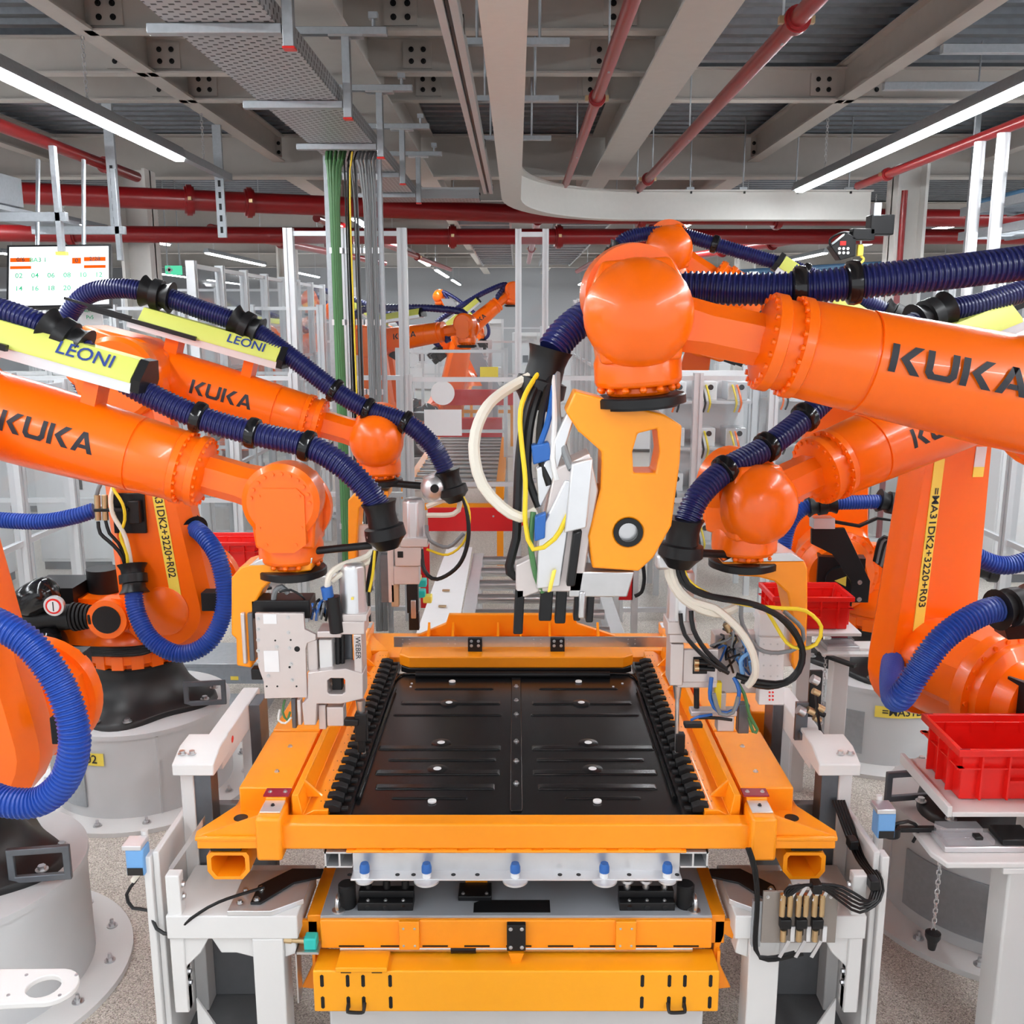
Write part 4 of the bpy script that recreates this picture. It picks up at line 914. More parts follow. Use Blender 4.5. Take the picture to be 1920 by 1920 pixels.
# yellow cover bar in front
yb = kid(MB().box(-.79, .79, 3.30, 3.44, .345, .525), 'cover_bar', 'yellow_paint', C, .006)
kid(MB().box(-.70, -.50, 3.292, 3.40, .525, .545), 'cover_lid', 'yellow_paint', C, .003)
for dx in (-.66, -.54): kid(MB().box(dx - .02, dx + .02, 3.296, 3.30, .519, .526), 'hinge', 'black', C)
for s in (-1, 1):
    for x in (.755, .655, .595, .49):
        for z in (.46, .365):
            kid(MB().prism([(s * x - .007, z), (s * x, z - .005), (s * x + .007, z), (s * x + .007, z + .045), (s * x, z + .05), (s * x - .007, z + .045)], 3.2985, 3.3005, 'y'), 'slot', 'black', yb)
    kid(MB().tube([(s * .655, 3.30, .385), (s * .655, 3.275, .372), (s * .648, 3.27, .368), (s * .60, 3.27, .366), (s * .592, 3.275, .372), (s * .592, 3.30, .385)], .007, 8, .01), 'pull_handle', 'black', yb)
    kid(MB().prism([(s * .79, .35), (s * .865, .36), (s * .80, .50), (s * .83, .60), (s * .86, .58), (s * .88, .58), (s * .86, .66), (s * .79, .66)], 3.42, 3.44, 'y'), 'end_guard', 'amber', C, .003)
    kid(MB().prism([(3.40, .33), (3.44, .33), (4.3, .60), (4.3, .66), (3.40, .54)], s * .80, s * .812, 'x'), 'side_guard', 'amber', C)
    kid(MB().box(s * .40, s * .60, 3.5, 4.7, .10, .565), 'lift_column', 'galv', C)
kid(MB().box(-.75, .75, 3.38, 4.8, .0, .30), 'base_box', 'pedestal', C, .01)
# teal sensor by the cover bar
S = thing('proximity_sensor', 'teal block sensor on a bent bracket at the left of the cover bar', 'sensor', None, (-.80, 3.38, .56))
kid(MB().box(-.83, -.78, 3.34, 3.39, .585, .635), 'sensor_body', 'teal', S, .006)
kid(MB().cyl((-.83, 3.365, .61), (-.88, 3.365, .615), .011, n=12).cyl((-.88, 3.365, .615), (-.91, 3.365, .618), .015, n=8), 'connector', 'brass', S)
kid(MB().box(-.86, -.77, 3.33, 3.40, .575, .585).box(-.862, -.856, 3.33, 3.40, .36, .585), 'bracket', 'steel', S)
# ================================================================ WHITE MACHINE STANDS beside the fixture
def stand(s, label):
    t = thing('machine_stand', label, 'machine stand', None, (s * 1.15, 3.6, 0))
    def k(b, n, m='white', bev=.005): return kid(b, n, m, t, bev)
    def X(b, x0, x1, *a): return b.box(s * x0, s * x1, *a)
    k(X(MB(), .85, 1.36, 3.34, 3.70, .635, .735), 'top_beam')
    tp = k(MB().prism([(s * .84, 3.42), (s * .95, 3.34), (s * 1.12, 3.34), (s * 1.12, 3.62), (s * .84, 3.62)], .735, .757, 'z'), 'locator_plate', 'alu', .002)
    k(MB().prism([(s * .80, 3.56), (s * .90, 3.52), (s * 1.0, 3.38), (s * 1.04, 3.38), (s * 1.04, 3.50), (s * .93, 3.62), (s * .80, 3.62)], .757, .767, 'z'), 'locator_bar', 'black', .002)
    for x, y in ((1.02, 3.40), (1.02, 3.47), (1.08, 3.38), (1.08, 3.46)): pl('bolt', BOLT, tp, MS(s * x, y, .767, .014))
    leg = k(X(MB(), .91, 1.03, 3.34, 3.46, 0, .635), 'front_leg')
    k(MB().prism([(s * 1.03, .635), (s * 1.20, .635), (s * 1.16, .56), (s * 1.10, .56), (s * 1.03, .54)], 3.36, 3.44, 'y'), 'knee_brace')
    k(MB().prism([(s * .91, .635), (s * .87, .635), (s * .86, .56), (s * .91, .54)], 3.36, 3.44, 'y'), 'knee_brace')
    k(MB().prism([(s * 1.20, .635), (s * 1.36, .635), (s * 1.36, .30), (s * 1.30, .30), (s * 1.30, .50), (s * 1.24, .56)], 3.36, 3.42, 'y'), 'hanger_plate')
    k(X(MB(), 1.30, 1.355, 3.35, 3.40, .30, .90), 'upright_plate')
    for z in (.42, .47, .80, .85): pl('bolt', BOLT, t, T(s * 1.30, 3.375, z) @ RY(-90 * s) @ Matrix.Scale(.016, 4))
    k(MB().prism([(s * 1.30, .08), (s * 1.18, .08), (s * 1.30, .30)], 3.43, 3.45, 'y'), 'foot_gusset')
    k(X(MB(), 1.05, 1.42, 3.34, 3.9, 0, .03), 'foot_plate', 'stand_dark_shaded')
    k(X(MB(), 1.40, 1.425, 3.42, 3.95, .03, .96), 'outer_web')
    k(X(MB(), 1.425, 1.455, 3.40, 3.46, .03, .95), 'outer_flange')
    k(X(MB(), 1.39, 1.45, 3.92, 3.97, .03, 1.02), 'rear_flange')
    k(X(MB(), 1.04, 1.40, 3.80, 3.84, .03, .96), 'back_web', 'stand_dark_shaded')
    # tall post with slide
    k(X(MB(), 1.345, 1.40, 3.70, 3.80, .03, 1.18), 'tall_post')
    k(X(MB(), 1.275, 1.345, 3.71, 3.80, .45, 1.17), 'slide_rail', 'galv_dark', .002)
    k(MB().prism([(3.62, 1.18), (3.62, 1.23), (3.72, 1.265), (3.84, 1.265), (3.84, 1.18)], s * 1.23, s * 1.40, 'x'), 'cap_block')
    for x in (1.335, 1.375): pl('bolt', BOLT, t, MS(s * x, 3.68, 1.25, .018))
    k(X(MB(), 1.25, 1.33, 3.80, 4.42, 1.12, 1.245), 'cross_arm')
    k(X(MB(), 1.20, 1.25, 4.22, 4.36, .85, 1.235), 'rear_slide', 'galv_dark', .002)
    k(X(MB(), 1.25, 1.33, 4.34, 4.42, .03, 1.12), 'rear_post')
    return t
LS = stand(-1, 'white steel machine stand beside the robots R02 and R04')
RS = stand(1, 'white steel machine stand carrying the plate of cable connectors')
kid(MB().cyl((-1.2499, 3.95, 1.19), (-1.2495, 3.95, 1.19), .016, n=16), 'red_dot', 'red_plastic', LS)
# connector plate on the right stand
CPl = thing('connector_plate', 'brown metal plate with three columns of brass cable connectors', 'connector panel', None, (1.1, 3.33, .5))
kid(pxb(1432, 1672, 1566, 1768, 3.31, .012), 'base_plate', 'brown_plate', CPl, .002)
for x in (1440, 1558): 
    p = U(x, 1682, Y=3.31); pl('bolt', BOLT, CPl, T(*p) @ RX(90) @ Matrix.Scale(.007, 4))
for i, px in enumerate((1472, 1502, 1532)):
    p = U(px, 1730, Y=3.295); col = kid(MB().box(p.x - .022, p.x + .022, 3.28, 3.31, p.z - .02, p.z + .02).box(p.x - .015, p.x + .012, 3.29, 3.31, p.z - .055, p.z + .07), 'splitter', 'black', CPl, .005)
    for dx in (-.014, .014):
        q = U(px, 1690, Y=3.295); kid(MB().cyl((p.x + dx, 3.295, p.z + .03), (p.x + dx, 3.295, q.z + .03), .012, n=12), 'brass_nut', 'brass', col)
    q = U(px - 2, 1755, Y=3.295); kid(MB().cyl((p.x - .005, 3.295, p.z - .03), (p.x - .005, 3.295, q.z - .02), .012, n=12), 'brass_nut', 'brass', col)
    q = U(px + 14, 1750, Y=3.305); kid(MB().box(q.x - .008, q.x + .008, 3.302, 3.309, q.z - .035, q.z + .03), 'cable_tag', 'white_sheet', CPl)
    for (x, y) in ((px + 2, 1672), (px + 18, 1670), (px - 2, 1778)):
        q = U(x, y, Y=3.29); kid(MB().prism([(q.x - .022, q.z - .035), (q.x - .01, q.z - .04), (q.x + .022, q.z + .03), (q.x + .01, q.z + .035)], 3.286, 3.290, 'y'), 'cable_tag', 'alu', CPl)
CL = thing('sensor_cables', 'bundle of black sensor cables looping down to the connector plate', 'cables', None, (1.3, 3.4, .7))
for k in range(5):
    o = k * 5 - 6
    kid(MB().tube(hp([(1568 + o, 1500, 3.7), (1590 + o, 1560, 3.62), (1612 + o, 1610, 3.5), (1640 + o, 1650, 3.36), (1636 + o, 1688, 3.30), (1612, 1690 + 1.5 * o, 3.29 - .004 * k), (1580, 1672 + 1.5 * o, 3.285 - .004 * k), (1545 - 3 * k, 1658 + k, 3.28), (1510 - 8 * k, 1660 + k, 3.28), (1480 - 2 * k, 1680, 3.29)]), .0055, 6), 'cable', 'black', CL)
for k in range(3):
    kid(MB().tube(hp([(1400 + 3 * k, 1590, 3.33), (1412 + 3 * k, 1630, 3.32), (1418 + 2 * k, 1690, 3.315), (1415 + 2 * k, 1780, 3.315), (1440, 1795 + 3 * k, 3.30), (1490 + 8 * k, 1785 + 2 * k, 3.30)]), .006, 6), 'cable', 'black', CL)
for (x, y, Y) in ((1530, 1662, 3.285), (1637, 1655, 3.335), (1598, 1580, 3.55)):
    p = U(x, y, Y=Y); kid(MB().box(p.x - .018, p.x + .018, Y - .025, Y + .025, p.z - .02, p.z + .02), 'cable_tie', 'black', CL, .004)
kid(pxb(1413, 1690, 1425, 1775, 3.318, .02), 'cable_duct', 'galv', CL)
# blue sensors on rods
def sensor(label, x, y, Y, s):
    p = U(x, y, Y=Y); t = thing('light_sensor', label, 'sensor', None, (p.x, p.y, p.z))
    kid(MB().box(p.x - .035, p.x + .035, Y - .04, Y + .03, p.z - .055, p.z + .055), 'sensor_body', 'sensor_blue', t, .006)
    kid(MB().box(p.x - .045, p.x + .03, Y - .045, Y + .035, p.z + .055, p.z + .075), 'sensor_bracket', 'alu', t, .003)
    kid(MB().box(p.x - .03, p.x + .03, Y - .044, Y - .04, p.z - .05, p.z - .02), 'lens', 'black_gloss', t)
    if s < 0:
        kid(MB().cyl((p.x + .01, Y + .05, p.z - .26), (p.x + .01, Y + .05, p.z + .09), .014, n=12), 'rod', 'white', t)
        kid(MB().hexa([(p.x, Y + .04, p.z - .24), (p.x, Y + .07, p.z - .24), (p.x + .2, 3.62, p.z + .04), (p.x + .2, 3.59, p.z + .04), (p.x, Y + .04, p.z - .21), (p.x, Y + .07, p.z - .21), (p.x + .2, 3.62, p.z + .07), (p.x + .2, 3.59, p.z + .07)]), 'holder_bar', 'alu', t)
        kid(MB().tube([(p.x + .005, Y, p.z - .06), (p.x - .02, Y, p.z - .10), (p.x - .06, Y, p.z - .16), (p.x - .04, Y, p.z - .22), (p.x + .02, Y, p.z - .23), (p.x + .06, Y - .03, p.z - .29), (p.x + .13, Y - .05, p.z - .30), (p.x + .22, Y - .08, p.z - .21), (p.x + .32, Y - .05, p.z - .16), (p.x + .48, Y + .02, p.z - .14)], .007, 6), 'cable', 'black', t)
        kid(MB().cyl((p.x + .0, Y, p.z - .06), (p.x - .03, Y, p.z - .10), .012, n=10), 'plug', 'cream', t)
    else:
        kid(MB().tube([(p.x + .03, Y, p.z - .02), (p.x + .10, Y, p.z), (p.x + .16, Y + .03, p.z - .05), (p.x + .15, Y + .05, p.z - .12)], .007, 6), 'cable', 'black', t)
        kid(MB().cyl((p.x - .005, Y + .045, p.z - .42), (p.x - .005, Y + .045, p.z + .09), .012, n=12), 'rod', 'white', t)
sensor('blue light sensor on a white rod left of the white machine stand', 260, 1608, 3.42, -1)
sensor('blue light sensor by the black ring arm of the inspection table', 1656, 1540, 3.55, 1)

# ================================================================ TOOLS on the wrists
def parts(t, rows):
    for (n, m, x0, y0, x1, y1, Y, th) in rows: kid(pxb(x0, y0, x1, y1, Y, th), n, m, t, .004)
def cables(t, rows):
    for (m, r, pts) in rows: kid(MB().tube(hp(pts), r, 8), 'cable', m, t)
def coupling(root, x, y, Y, ang, r=.06):
    """black funnel at a hose end, pointing along ang (deg in the XZ plane, 0 = +x, -90 = down)"""
    p = U(x, y, Y=Y); d = Vector((math.cos(R(ang)), 0, math.sin(R(ang))))
    M = frame_to(p - d * .02, p + d)
    kid(MB().lathe([(r * 1.35, 0), (r * 1.2, .02), (r * 1.1, .05), (r * 1.15, .10), (r * 1.5, .105), (r * 1.55, .15), (r * 1.2, .17), (r * .8, .20)], 24, M), 'hose_coupling', 'black', root)
coupling(r4, 712, 950, 3.88, -80, .055); coupling(r2, 840, 888, 5.8, -75, .06); coupling(r3, 1283, 982, 3.74, -95, .058); coupling(r5, 1030, 665, 3.16, -105, .055)
# --- tool on R04
t = thing('fastening_tool', 'bare metal fastening tool with large flat plate on robot R04', 'robot tool', None, tuple(U(580, 1200, Y=3.85)))
kid(MB().prism(pxpoly([(436, 1082), (452, 1062), (470, 1056), (588, 1052), (586, 1068), (548, 1074), (515, 1084), (495, 1102), (480, 1130), (474, 1170), (474, 1250), (446, 1246), (445, 1195), (436, 1188)], 3.88), 3.86, 4.04, 'y'), 'gooseneck_bracket', 'amber', t, .008)
kid(MB().prism(pxpoly([(470, 1056), (500, 1042), (590, 1042), (588, 1052)], 3.9), 3.86, 4.04, 'y'), 'adapter_plate', 'steel', t, .002)
parts(t, [('adapter_block', 'machined', 450, 1150, 463, 1245, 3.84, .14), ('adapter_block', 'galv_dark', 463, 1150, 478, 1240, 3.84, .14), ('rear_box', 'black', 470, 1126, 582, 1160, 3.86, .12), ('foot', 'black', 470, 1255, 492, 1275, 3.86, .05)])
plt = kid(MB().prism(pxpoly([(478, 1150), (569, 1150), (571, 1180), (592, 1190), (592, 1200), (576, 1206), (573, 1216), (576, 1308), (496, 1310), (494, 1278), (484, 1250)], 3.80), 3.80, 3.82, 'y'), 'face_plate', 'machined', t, .002)
for (x, y) in ((484, 1160), (484, 1180), (484, 1200), (484, 1220), (484, 1240), (540, 1158), (541, 1186), (519, 1213), (543, 1215), (546, 1245), (548, 1275), (503, 1267)): 
    pl('bolt', BOLT, plt, T(*U(x, y, Y=3.80)) @ RX(90) @ Matrix.Scale(.0085, 4))
for (x, y, r) in ((557, 1217, .012), (543, 1251, .005), (500, 1287, .004), (520, 1287, .004), (556, 1287, .004), (545, 1200, .004), (516, 1201, .004)): 
    q = U(x, y, Y=3.799); kid(MB().cyl((q.x, 3.7985, q.z), (q.x, 3.801, q.z), r, n=14), 'hole', 'black', plt)
parts(t, [('paper_label', 'white_sheet', 493, 1152, 519, 1170, 3.7975, .001), ('paper_label', 'white_sheet', 494, 1220, 524, 1260, 3.7975, .001)])
q0 = U(664, 1062, Y=3.86); q1 = U(664, 1152, Y=3.86); rad = .056
mot = kid(MB().lathe([(rad * 1.06, 0), (rad * 1.06, .03), (rad, .05), (rad, .20), (rad * .92, .218), (rad * .6, .226)], 8, T(q1.x, 3.86, q1.z) @ RZ(22.5)), 'servo_motor', 'alu', t, .008)
parts(t, [('motor_flange', 'machined', 640, 1152, 688, 1166, 3.80, .12), ('motor_base', 'machined', 630, 1166, 684, 1190, 3.79, .12), ('gear_block', 'machined', 594, 1184, 640, 1196, 3.80, .12),
          ('guide_cylinder', 'machined', 575, 1200, 596, 1258, 3.81, .08), ('guide_box', 'white', 597, 1200, 624, 1258, 3.82, .07), ('back_wall', 'galv_dark', 620, 1190, 662, 1260, 3.90, .02), ('side_plate', 'machined', 662, 1190, 680, 1264, 3.79, .12), ('warning_mark', 'label_yellow', 658, 1120, 663, 1125, 3.799, .002)])
for (x, r) in ((634, .011), (643, .008)):
    a = U(x, 1190, Y=3.85); b_ = U(x, 1265, Y=3.85); kid(MB().cyl(a, b_, r, n=12), 'guide_rod', 'black', t)
tm = text_mesh('WEBER', .030, 'ink', .005); q = U(671, 1215, Y=3.789); pl('maker_lettering', tm, t, T(q.x, 3.7885, q.z) @ RX(90) @ RZ(-90))
lh = kid(MB().plate(pxpoly([(577, 1262), (620, 1256), (648, 1254), (680, 1264), (681, 1310), (640, 1320), (594, 1320), (592, 1360), (570, 1360), (566, 1320), (577, 1310)], 3.78), [pxpoly([(614, 1276), (620, 1272), (644, 1272), (647, 1276), (647, 1298), (642, 1302), (618, 1302), (614, 1298)], 3.78)], 3.78, 3.90, 'y'), 'lower_housing', 'machined', t, .003)
parts(t, [('spring_barrel', 'black', 622, 1268, 642, 1308, 3.83, .05), ('feed_chute', 'machined', 596, 1322, 612, 1368, 3.81, .06), ('slide_block', 'machined', 612, 1326, 645, 1362, 3.80, .07), ('slide_rail', 'galv_dark', 545, 1310, 556, 1366, 3.84, .05), ('slide_rail', 'alu', 556, 1312, 566, 1360, 3.84, .04), ('tip_arm', 'black', 645, 1350, 672, 1362, 3.80, .04), ('tip_body', 'black', 664, 1340, 688, 1392, 3.81, .05), ('tip_foot', 'black', 670, 1390, 684, 1412, 3.82, .035)])
a = U(676, 1312, Y=3.84); b_ = U(682, 1412, Y=3.84); kid(MB().cyl(a, b_, .009, n=12).cyl(a, U(677, 1340, Y=3.84), .022, .014, n=14), 'screwdriver_bit', 'steel', t)
for i in range(7):
    x = 584 + (i % 4) * 9; kid(MB().tube(hp([(x, 1160 + 3 * (i % 2), 3.83), (x + 4, 1140, 3.80), (x + 14 - 3 * i, 1124 + 2 * i, 3.83), (x + 20 - 2 * i, 1150 + i, 3.86)]), .006, 6), 'cable', ('black', 'cap_blue', 'grey_cable')[i % 3], t)
kid(MB().cyl(U(624, 1118, Y=3.80), U(632, 1185, Y=3.80), .03, n=16), 'tool_hose_end', 'black', t); kid(MB().cyl(U(612, 1100, Y=3.80), U(616, 1122, Y=3.80), .024, n=16), 'blue_connector', 'cap_blue', t)
kid(MB().cyl(U(616, 1122, Y=3.80), U(624, 1140, Y=3.80), .016, n=12), 'steel_fitting', 'steel', t)
cables(t, [('cream', .013, [(614, 1100, 3.80), (618, 1078, 3.80), (640, 1060, 3.84), (690, 1042, 3.9), (712, 1010, 3.9)]), ('cream', .011, [(622, 1090, 3.82), (650, 1070, 3.84), (690, 1055, 3.9), (716, 1012, 3.9)]), ('black', .014, [(690, 1110, 3.88), (696, 1070, 3.9), (704, 1030, 3.9), (708, 1008, 3.9)]), ('yellow_cable', .006, [(692, 1110, 3.86), (699, 1075, 3.88), (703, 1030, 3.88), (706, 1010, 3.88)]), ('grey_cable', .012, [(513, 1126, 3.88), (516, 1108, 3.87), (528, 1100, 3.87), (540, 1112, 3.88)]), ('black', .005, [(524, 1110, 3.86), (545, 1106, 3.86), (566, 1118, 3.86), (572, 1126, 3.88)]), ('green_cable', .005, [(534, 1312, 3.85), (530, 1335, 3.84), (538, 1350, 3.84), (544, 1335, 3.84)]), ('white', .005, [(525, 1330, 3.85), (522, 1350, 3.84), (535, 1356, 3.84), (546, 1345, 3.84)])])
# support rod from R04's flange to the coupling
rod = thing('hose_support_arm', 'black rod with silver clamp holding the hose end of robot R04', 'bracket', None, tuple(U(660, 1025, Y=3.9)))
kid(MB().cyl(U(560, 1036, Y=3.9), U(700, 1022, Y=3.9), .016, n=14), 'support_rod', 'black', rod); kid(pxb(696, 1008, 732, 1034, 3.86, .08), 'rod_clamp', 'alu', rod, .012); kid(MB().lathe([(.07, 0), (.07, .03)], 8, T(*U(714, 1006, Y=3.88))), 'clamp_cap', 'alu', rod, .004)
# --- tool on R02
t = thing('fastening_tool', 'smaller fastening tool with black jaws on robot R02', 'robot tool', None, tuple(U(770, 1080, Y=5.8)))
kid(MB().prism(pxpoly([(655, 935), (668, 922), (730, 918), (730, 930), (690, 936), (676, 950), (672, 1000), (668, 1070), (655, 1070)], 5.85), 5.8, 6.0, 'y'), 'gooseneck_bracket', 'amber', t, .008)
q1 = U(777, 1018, Y=5.8); kid(MB().lathe([(.072, 0), (.072, .26), (.066, .275), (.04, .285)], 8, T(q1.x, 5.8, q1.z) @ RZ(22.5)), 'servo_motor', 'alu', t, .01)
parts(t, [('motor_flange', 'machined', 750, 1010, 802, 1026, 5.72, .16), ('side_plate', 'machined', 670, 985, 702, 1090, 5.86, .04), ('gear_block', 'machined', 740, 1026, 790, 1062, 5.73, .14), ('lower_housing', 'machined', 738, 1062, 786, 1096, 5.75, .12), ('dark_window', 'black', 745, 1034, 756, 1046, 5.727, .005), ('slide_rail', 'galv_dark', 712, 1040, 732, 1130, 5.82, .06), ('guide_plate', 'machined', 726, 1030, 740, 1130, 5.78, .06), ('slide_rail', 'wood', 733, 1096, 748, 1138, 5.78, .06), ('jaw_body', 'black', 762, 1096, 784, 1150, 5.75, .07), ('jaw_foot', 'black', 766, 1150, 786, 1182, 5.77, .05), ('jaw_tip', 'steel', 770, 1126, 780, 1160, 5.735, .02)])
cables(t, [('cream', .016, [(800, 950, 5.78), (830, 938, 5.78), (850, 930, 5.8), (852, 905, 5.8)]), ('cream', .016, [(800, 966, 5.78), (850, 964, 5.78), (862, 945, 5.8), (855, 905, 5.8)]), ('black', .013, [(856, 910, 5.8), (874, 950, 5.76), (878, 1010, 5.72), (860, 1060, 5.7), (820, 1086, 5.7), (796, 1070, 5.72), (790, 1030, 5.76)]), ('yellow_cable', .008, [(858, 912, 5.79), (880, 960, 5.75), (872, 1012, 5.74), (840, 1040, 5.74), (800, 1030, 5.76)]), ('grey_cable', .012, [(800, 985, 5.76), (805, 1012, 5.74), (840, 1026, 5.74), (870, 1000, 5.74)])])
rod = thing('hose_support_arm', 'black rod with cast clamp holding the hose end of robot R02', 'bracket', None, tuple(U(790, 910, Y=5.8)))
kid(MB().cyl(U(720, 905, Y=5.85), U(800, 912, Y=5.82), .022, n=14), 'support_rod', 'black', rod); kid(MB().sphere(U(814, 914, Y=5.8), .085, 14).cyl(U(806, 890, Y=5.8), U(826, 935, Y=5.8), .05, n=14), 'rod_clamp', 'alu', rod)
q = U(815, 916, Y=5.72); kid(MB().cyl((q.x, 5.712, q.z), (q.x, 5.73, q.z), .026, n=16), 'clamp_bore', 'black', rod)
# --- tool on R03
t = thing('fastening_tool', 'fastening tool wrapped in looping cables and hoses on robot R03', 'robot tool', None, tuple(U(1370, 1200, Y=3.8)))
kid(MB().prism(pxpoly([(1352, 1052), (1506, 1050), (1512, 1064), (1512, 1150), (1508, 1245), (1490, 1258), (1482, 1240), (1484, 1160), (1474, 1110), (1450, 1088), (1420, 1080), (1382, 1078), (1380, 1068), (1360, 1064)], 3.86), 3.84, 4.02, 'y'), 'gooseneck_bracket', 'amber', t, .008)
kid(MB().prism(pxpoly([(1352, 1052), (1380, 1038), (1480, 1034), (1506, 1050)], 3.86), 3.84, 4.02, 'y'), 'adapter_plate', 'steel', t, .002)
q1 = U(1274, 1168, Y=3.84); kid(MB().lathe([(.058, 0), (.058, .21), (.052, .228), (.03, .236)], 8, T(q1.x, 3.84, q1.z) @ RZ(22.5)), 'servo_motor', 'alu', t, .008)
parts(t, [('motor_flange', 'machined', 1252, 1166, 1306, 1190, 3.78, .12), ('motor_base', 'machined', 1256, 1190, 1306, 1206, 3.78, .12), ('side_plate', 'machined', 1258, 1208, 1280, 1286, 3.78, .12), ('front_plate', 'machined', 1282, 1218, 1345, 1280, 3.79, .02), ('lower_block', 'machined', 1270, 1276, 1345, 1290, 3.80, .09), ('connector_recess', 'black', 1300, 1232, 1326, 1264, 3.786, .005), ('rear_body', 'machined', 1340, 1190, 1424, 1300, 3.93, .08), ('valve_block', 'white_sheet', 1424, 1196, 1468, 1284, 3.86, .08), ('valve_block_top', 'white_sheet', 1424, 1152, 1470, 1194, 3.88, .08), ('fieldbus_module', 'white_sheet', 1424, 1288, 1470, 1322, 3.85, .06), ('slide_rail', 'galv_dark', 1386, 1322, 1404, 1376, 3.84, .05), ('guide_plate', 'machined', 1338, 1300, 1360, 1345, 3.82, .03), ('spring_tube', 'yellow_cable', 1342, 1280, 1352, 1330, 3.80, .03), ('foot_plate', 'machined', 1296, 1334, 1382, 1344, 3.80, .06), ('slide_block', 'machined', 1346, 1344, 1376, 1372, 3.80, .06), ('jaw_arm', 'black', 1284, 1358, 1318, 1366, 3.80, .04), ('tip_foot', 'black', 1268, 1378, 1284, 1412, 3.81, .04), ('laminated_block', 'machined', 1470, 1160, 1484, 1250, 3.88, .08)])
a = U(1270, 1284, Y=3.83); kid(MB().cyl(a, U(1270, 1310, Y=3.83), .02, .012, n=14).cyl(U(1270, 1310, Y=3.83), U(1269, 1410, Y=3.83), .009, n=12), 'screwdriver_bit', 'steel', t)
kid(MB().cyl(U(1306, 1290, Y=3.84), U(1306, 1336, Y=3.84), .012, n=12), 'guide_rod', 'black', t)
for r_ in range(4):
    for c_ in range(2): q = U(1443 + 6 * c_, 1291 + 7 * r_, Y=3.849); kid(MB().cyl((q.x, 3.8475, q.z), (q.x, 3.8505, q.z), .0045, n=10), 'red_led', 'red_plastic', t)
for r_ in range(4):
    for c_ in range(3): q = U(1432 + 13 * c_, 1208 + 20 * r_, Y=3.859); pl('bolt', BOLT, t, T(q.x, 3.86, q.z) @ RX(90) @ Matrix.Scale(.004, 4))
for y in (1242, 1253): kid(MB().cyl(U(1304, y, Y=3.775), U(1340, y + 2, Y=3.775), .010, n=12), 'plug', 'black', t); kid(MB().cyl(U(1302, y, Y=3.775), U(1310, y, Y=3.775), .013, n=12), 'brass_nut', 'brass', t)
random.seed(3)
cables(t, [('cream', .020, [(1252, 1045, 3.78), (1256, 1080, 3.78), (1275, 1115, 3.76), (1310, 1140, 3.74), (1350, 1150, 3.74), (1378, 1140, 3.78)]), ('cream', .016, [(1256, 1045, 3.77), (1268, 1095, 3.76), (1300, 1128, 3.74), (1340, 1140, 3.72), (1385, 1180, 3.71), (1412, 1225, 3.71), (1416, 1265, 3.73), (1402, 1285, 3.76)]),
  ('black', .013, [(1268, 1045, 3.77), (1280, 1090, 3.75), (1320, 1115, 3.73), (1400, 1130, 3.72), (1460, 1155, 3.72), (1500, 1205, 3.72), (1500, 1250, 3.72), (1470, 1280, 3.73), (1420, 1278, 3.75), (1380, 1266, 3.78)]), ('black', .012, [(1272, 1045, 3.76), (1290, 1095, 3.74), (1340, 1120, 3.72), (1420, 1135, 3.71), (1480, 1170, 3.71), (1506, 1225, 3.71), (1488, 1272, 3.72), (1440, 1288, 3.74), (1390, 1276, 3.78)]), ('yellow_cable', .008, [(1278, 1045, 3.76), (1288, 1085, 3.75), (1330, 1115, 3.73), (1400, 1134, 3.72), (1460, 1140, 3.71), (1510, 1145, 3.71), (1540, 1175, 3.71), (1530, 1208, 3.71), (1500, 1216, 3.72), (1475, 1205, 3.74), (1450, 1165, 3.76), (1436, 1142, 3.78)]), ('grey_cable', .009, [(1390, 1130, 3.74), (1392, 1170, 3.74), (1420, 1215, 3.73), (1460, 1224, 3.73), (1500, 1212, 3.73), (1505, 1180, 3.74), (1470, 1146, 3.75)]), ('black', .009, [(1276, 1150, 3.77), (1284, 1190, 3.75), (1330, 1240, 3.74), (1366, 1262, 3.75)]), ('black', .010, [(1296, 1145, 3.77), (1300, 1180, 3.75), (1325, 1222, 3.74), (1362, 1256, 3.75)]),
  ('cap_blue', .009, [(1334, 1270, 3.76), (1332, 1310, 3.75), (1350, 1336, 3.74), (1378, 1330, 3.75), (1386, 1295, 3.76), (1376, 1270, 3.78)]), ('grey_cable', .009, [(1338, 1300, 3.74), (1350, 1338, 3.73), (1374, 1336, 3.74), (1384, 1306, 3.75)]), ('green_cable', .007, [(1376, 1270, 3.78), (1395, 1300, 3.77), (1405, 1340, 3.77), (1420, 1368, 3.77), (1412, 1372, 3.77), (1404, 1345, 3.78)]), ('sensor_blue', .008, [(1392, 1265, 3.78), (1388, 1240, 3.76), (1402, 1226, 3.76), (1416, 1230, 3.78)]), ('black', .007, [(1310, 1346, 3.79), (1340, 1346, 3.77), (1372, 1350, 3.78)]), ('cap_blue', .006, [(1296, 1350, 3.79), (1310, 1344, 3.77), (1335, 1340, 3.78)])])
for k in range(14):
    x0 = 1340 + random.random() * 60; y0 = 1165 + random.random() * 60
    kid(MB().tube(hp([(x0, y0, 3.92), (x0 + random.uniform(-25, 25), y0 + random.uniform(5, 25), 3.86), (x0 + random.uniform(-30, 30), y0 + random.uniform(10, 50), 3.84), (x0 + random.uniform(-15, 30), y0 + random.uniform(40, 70), 3.92)]), .005, 6), 'pneumatic_line', ('cap_blue', 'black', 'sensor_blue', 'grey_cable', 'black')[k % 5], t)
for (x, y) in ((1352, 1200), (1372, 1190), (1360, 1170), (1400, 1200), (1408, 1250), (1385, 1180)): kid(MB().cyl(U(x, y, Y=3.88), U(x + 8, y + 14, Y=3.88), .014, n=10), 'fitting', 'brass' if x % 3 else 'steel', t)
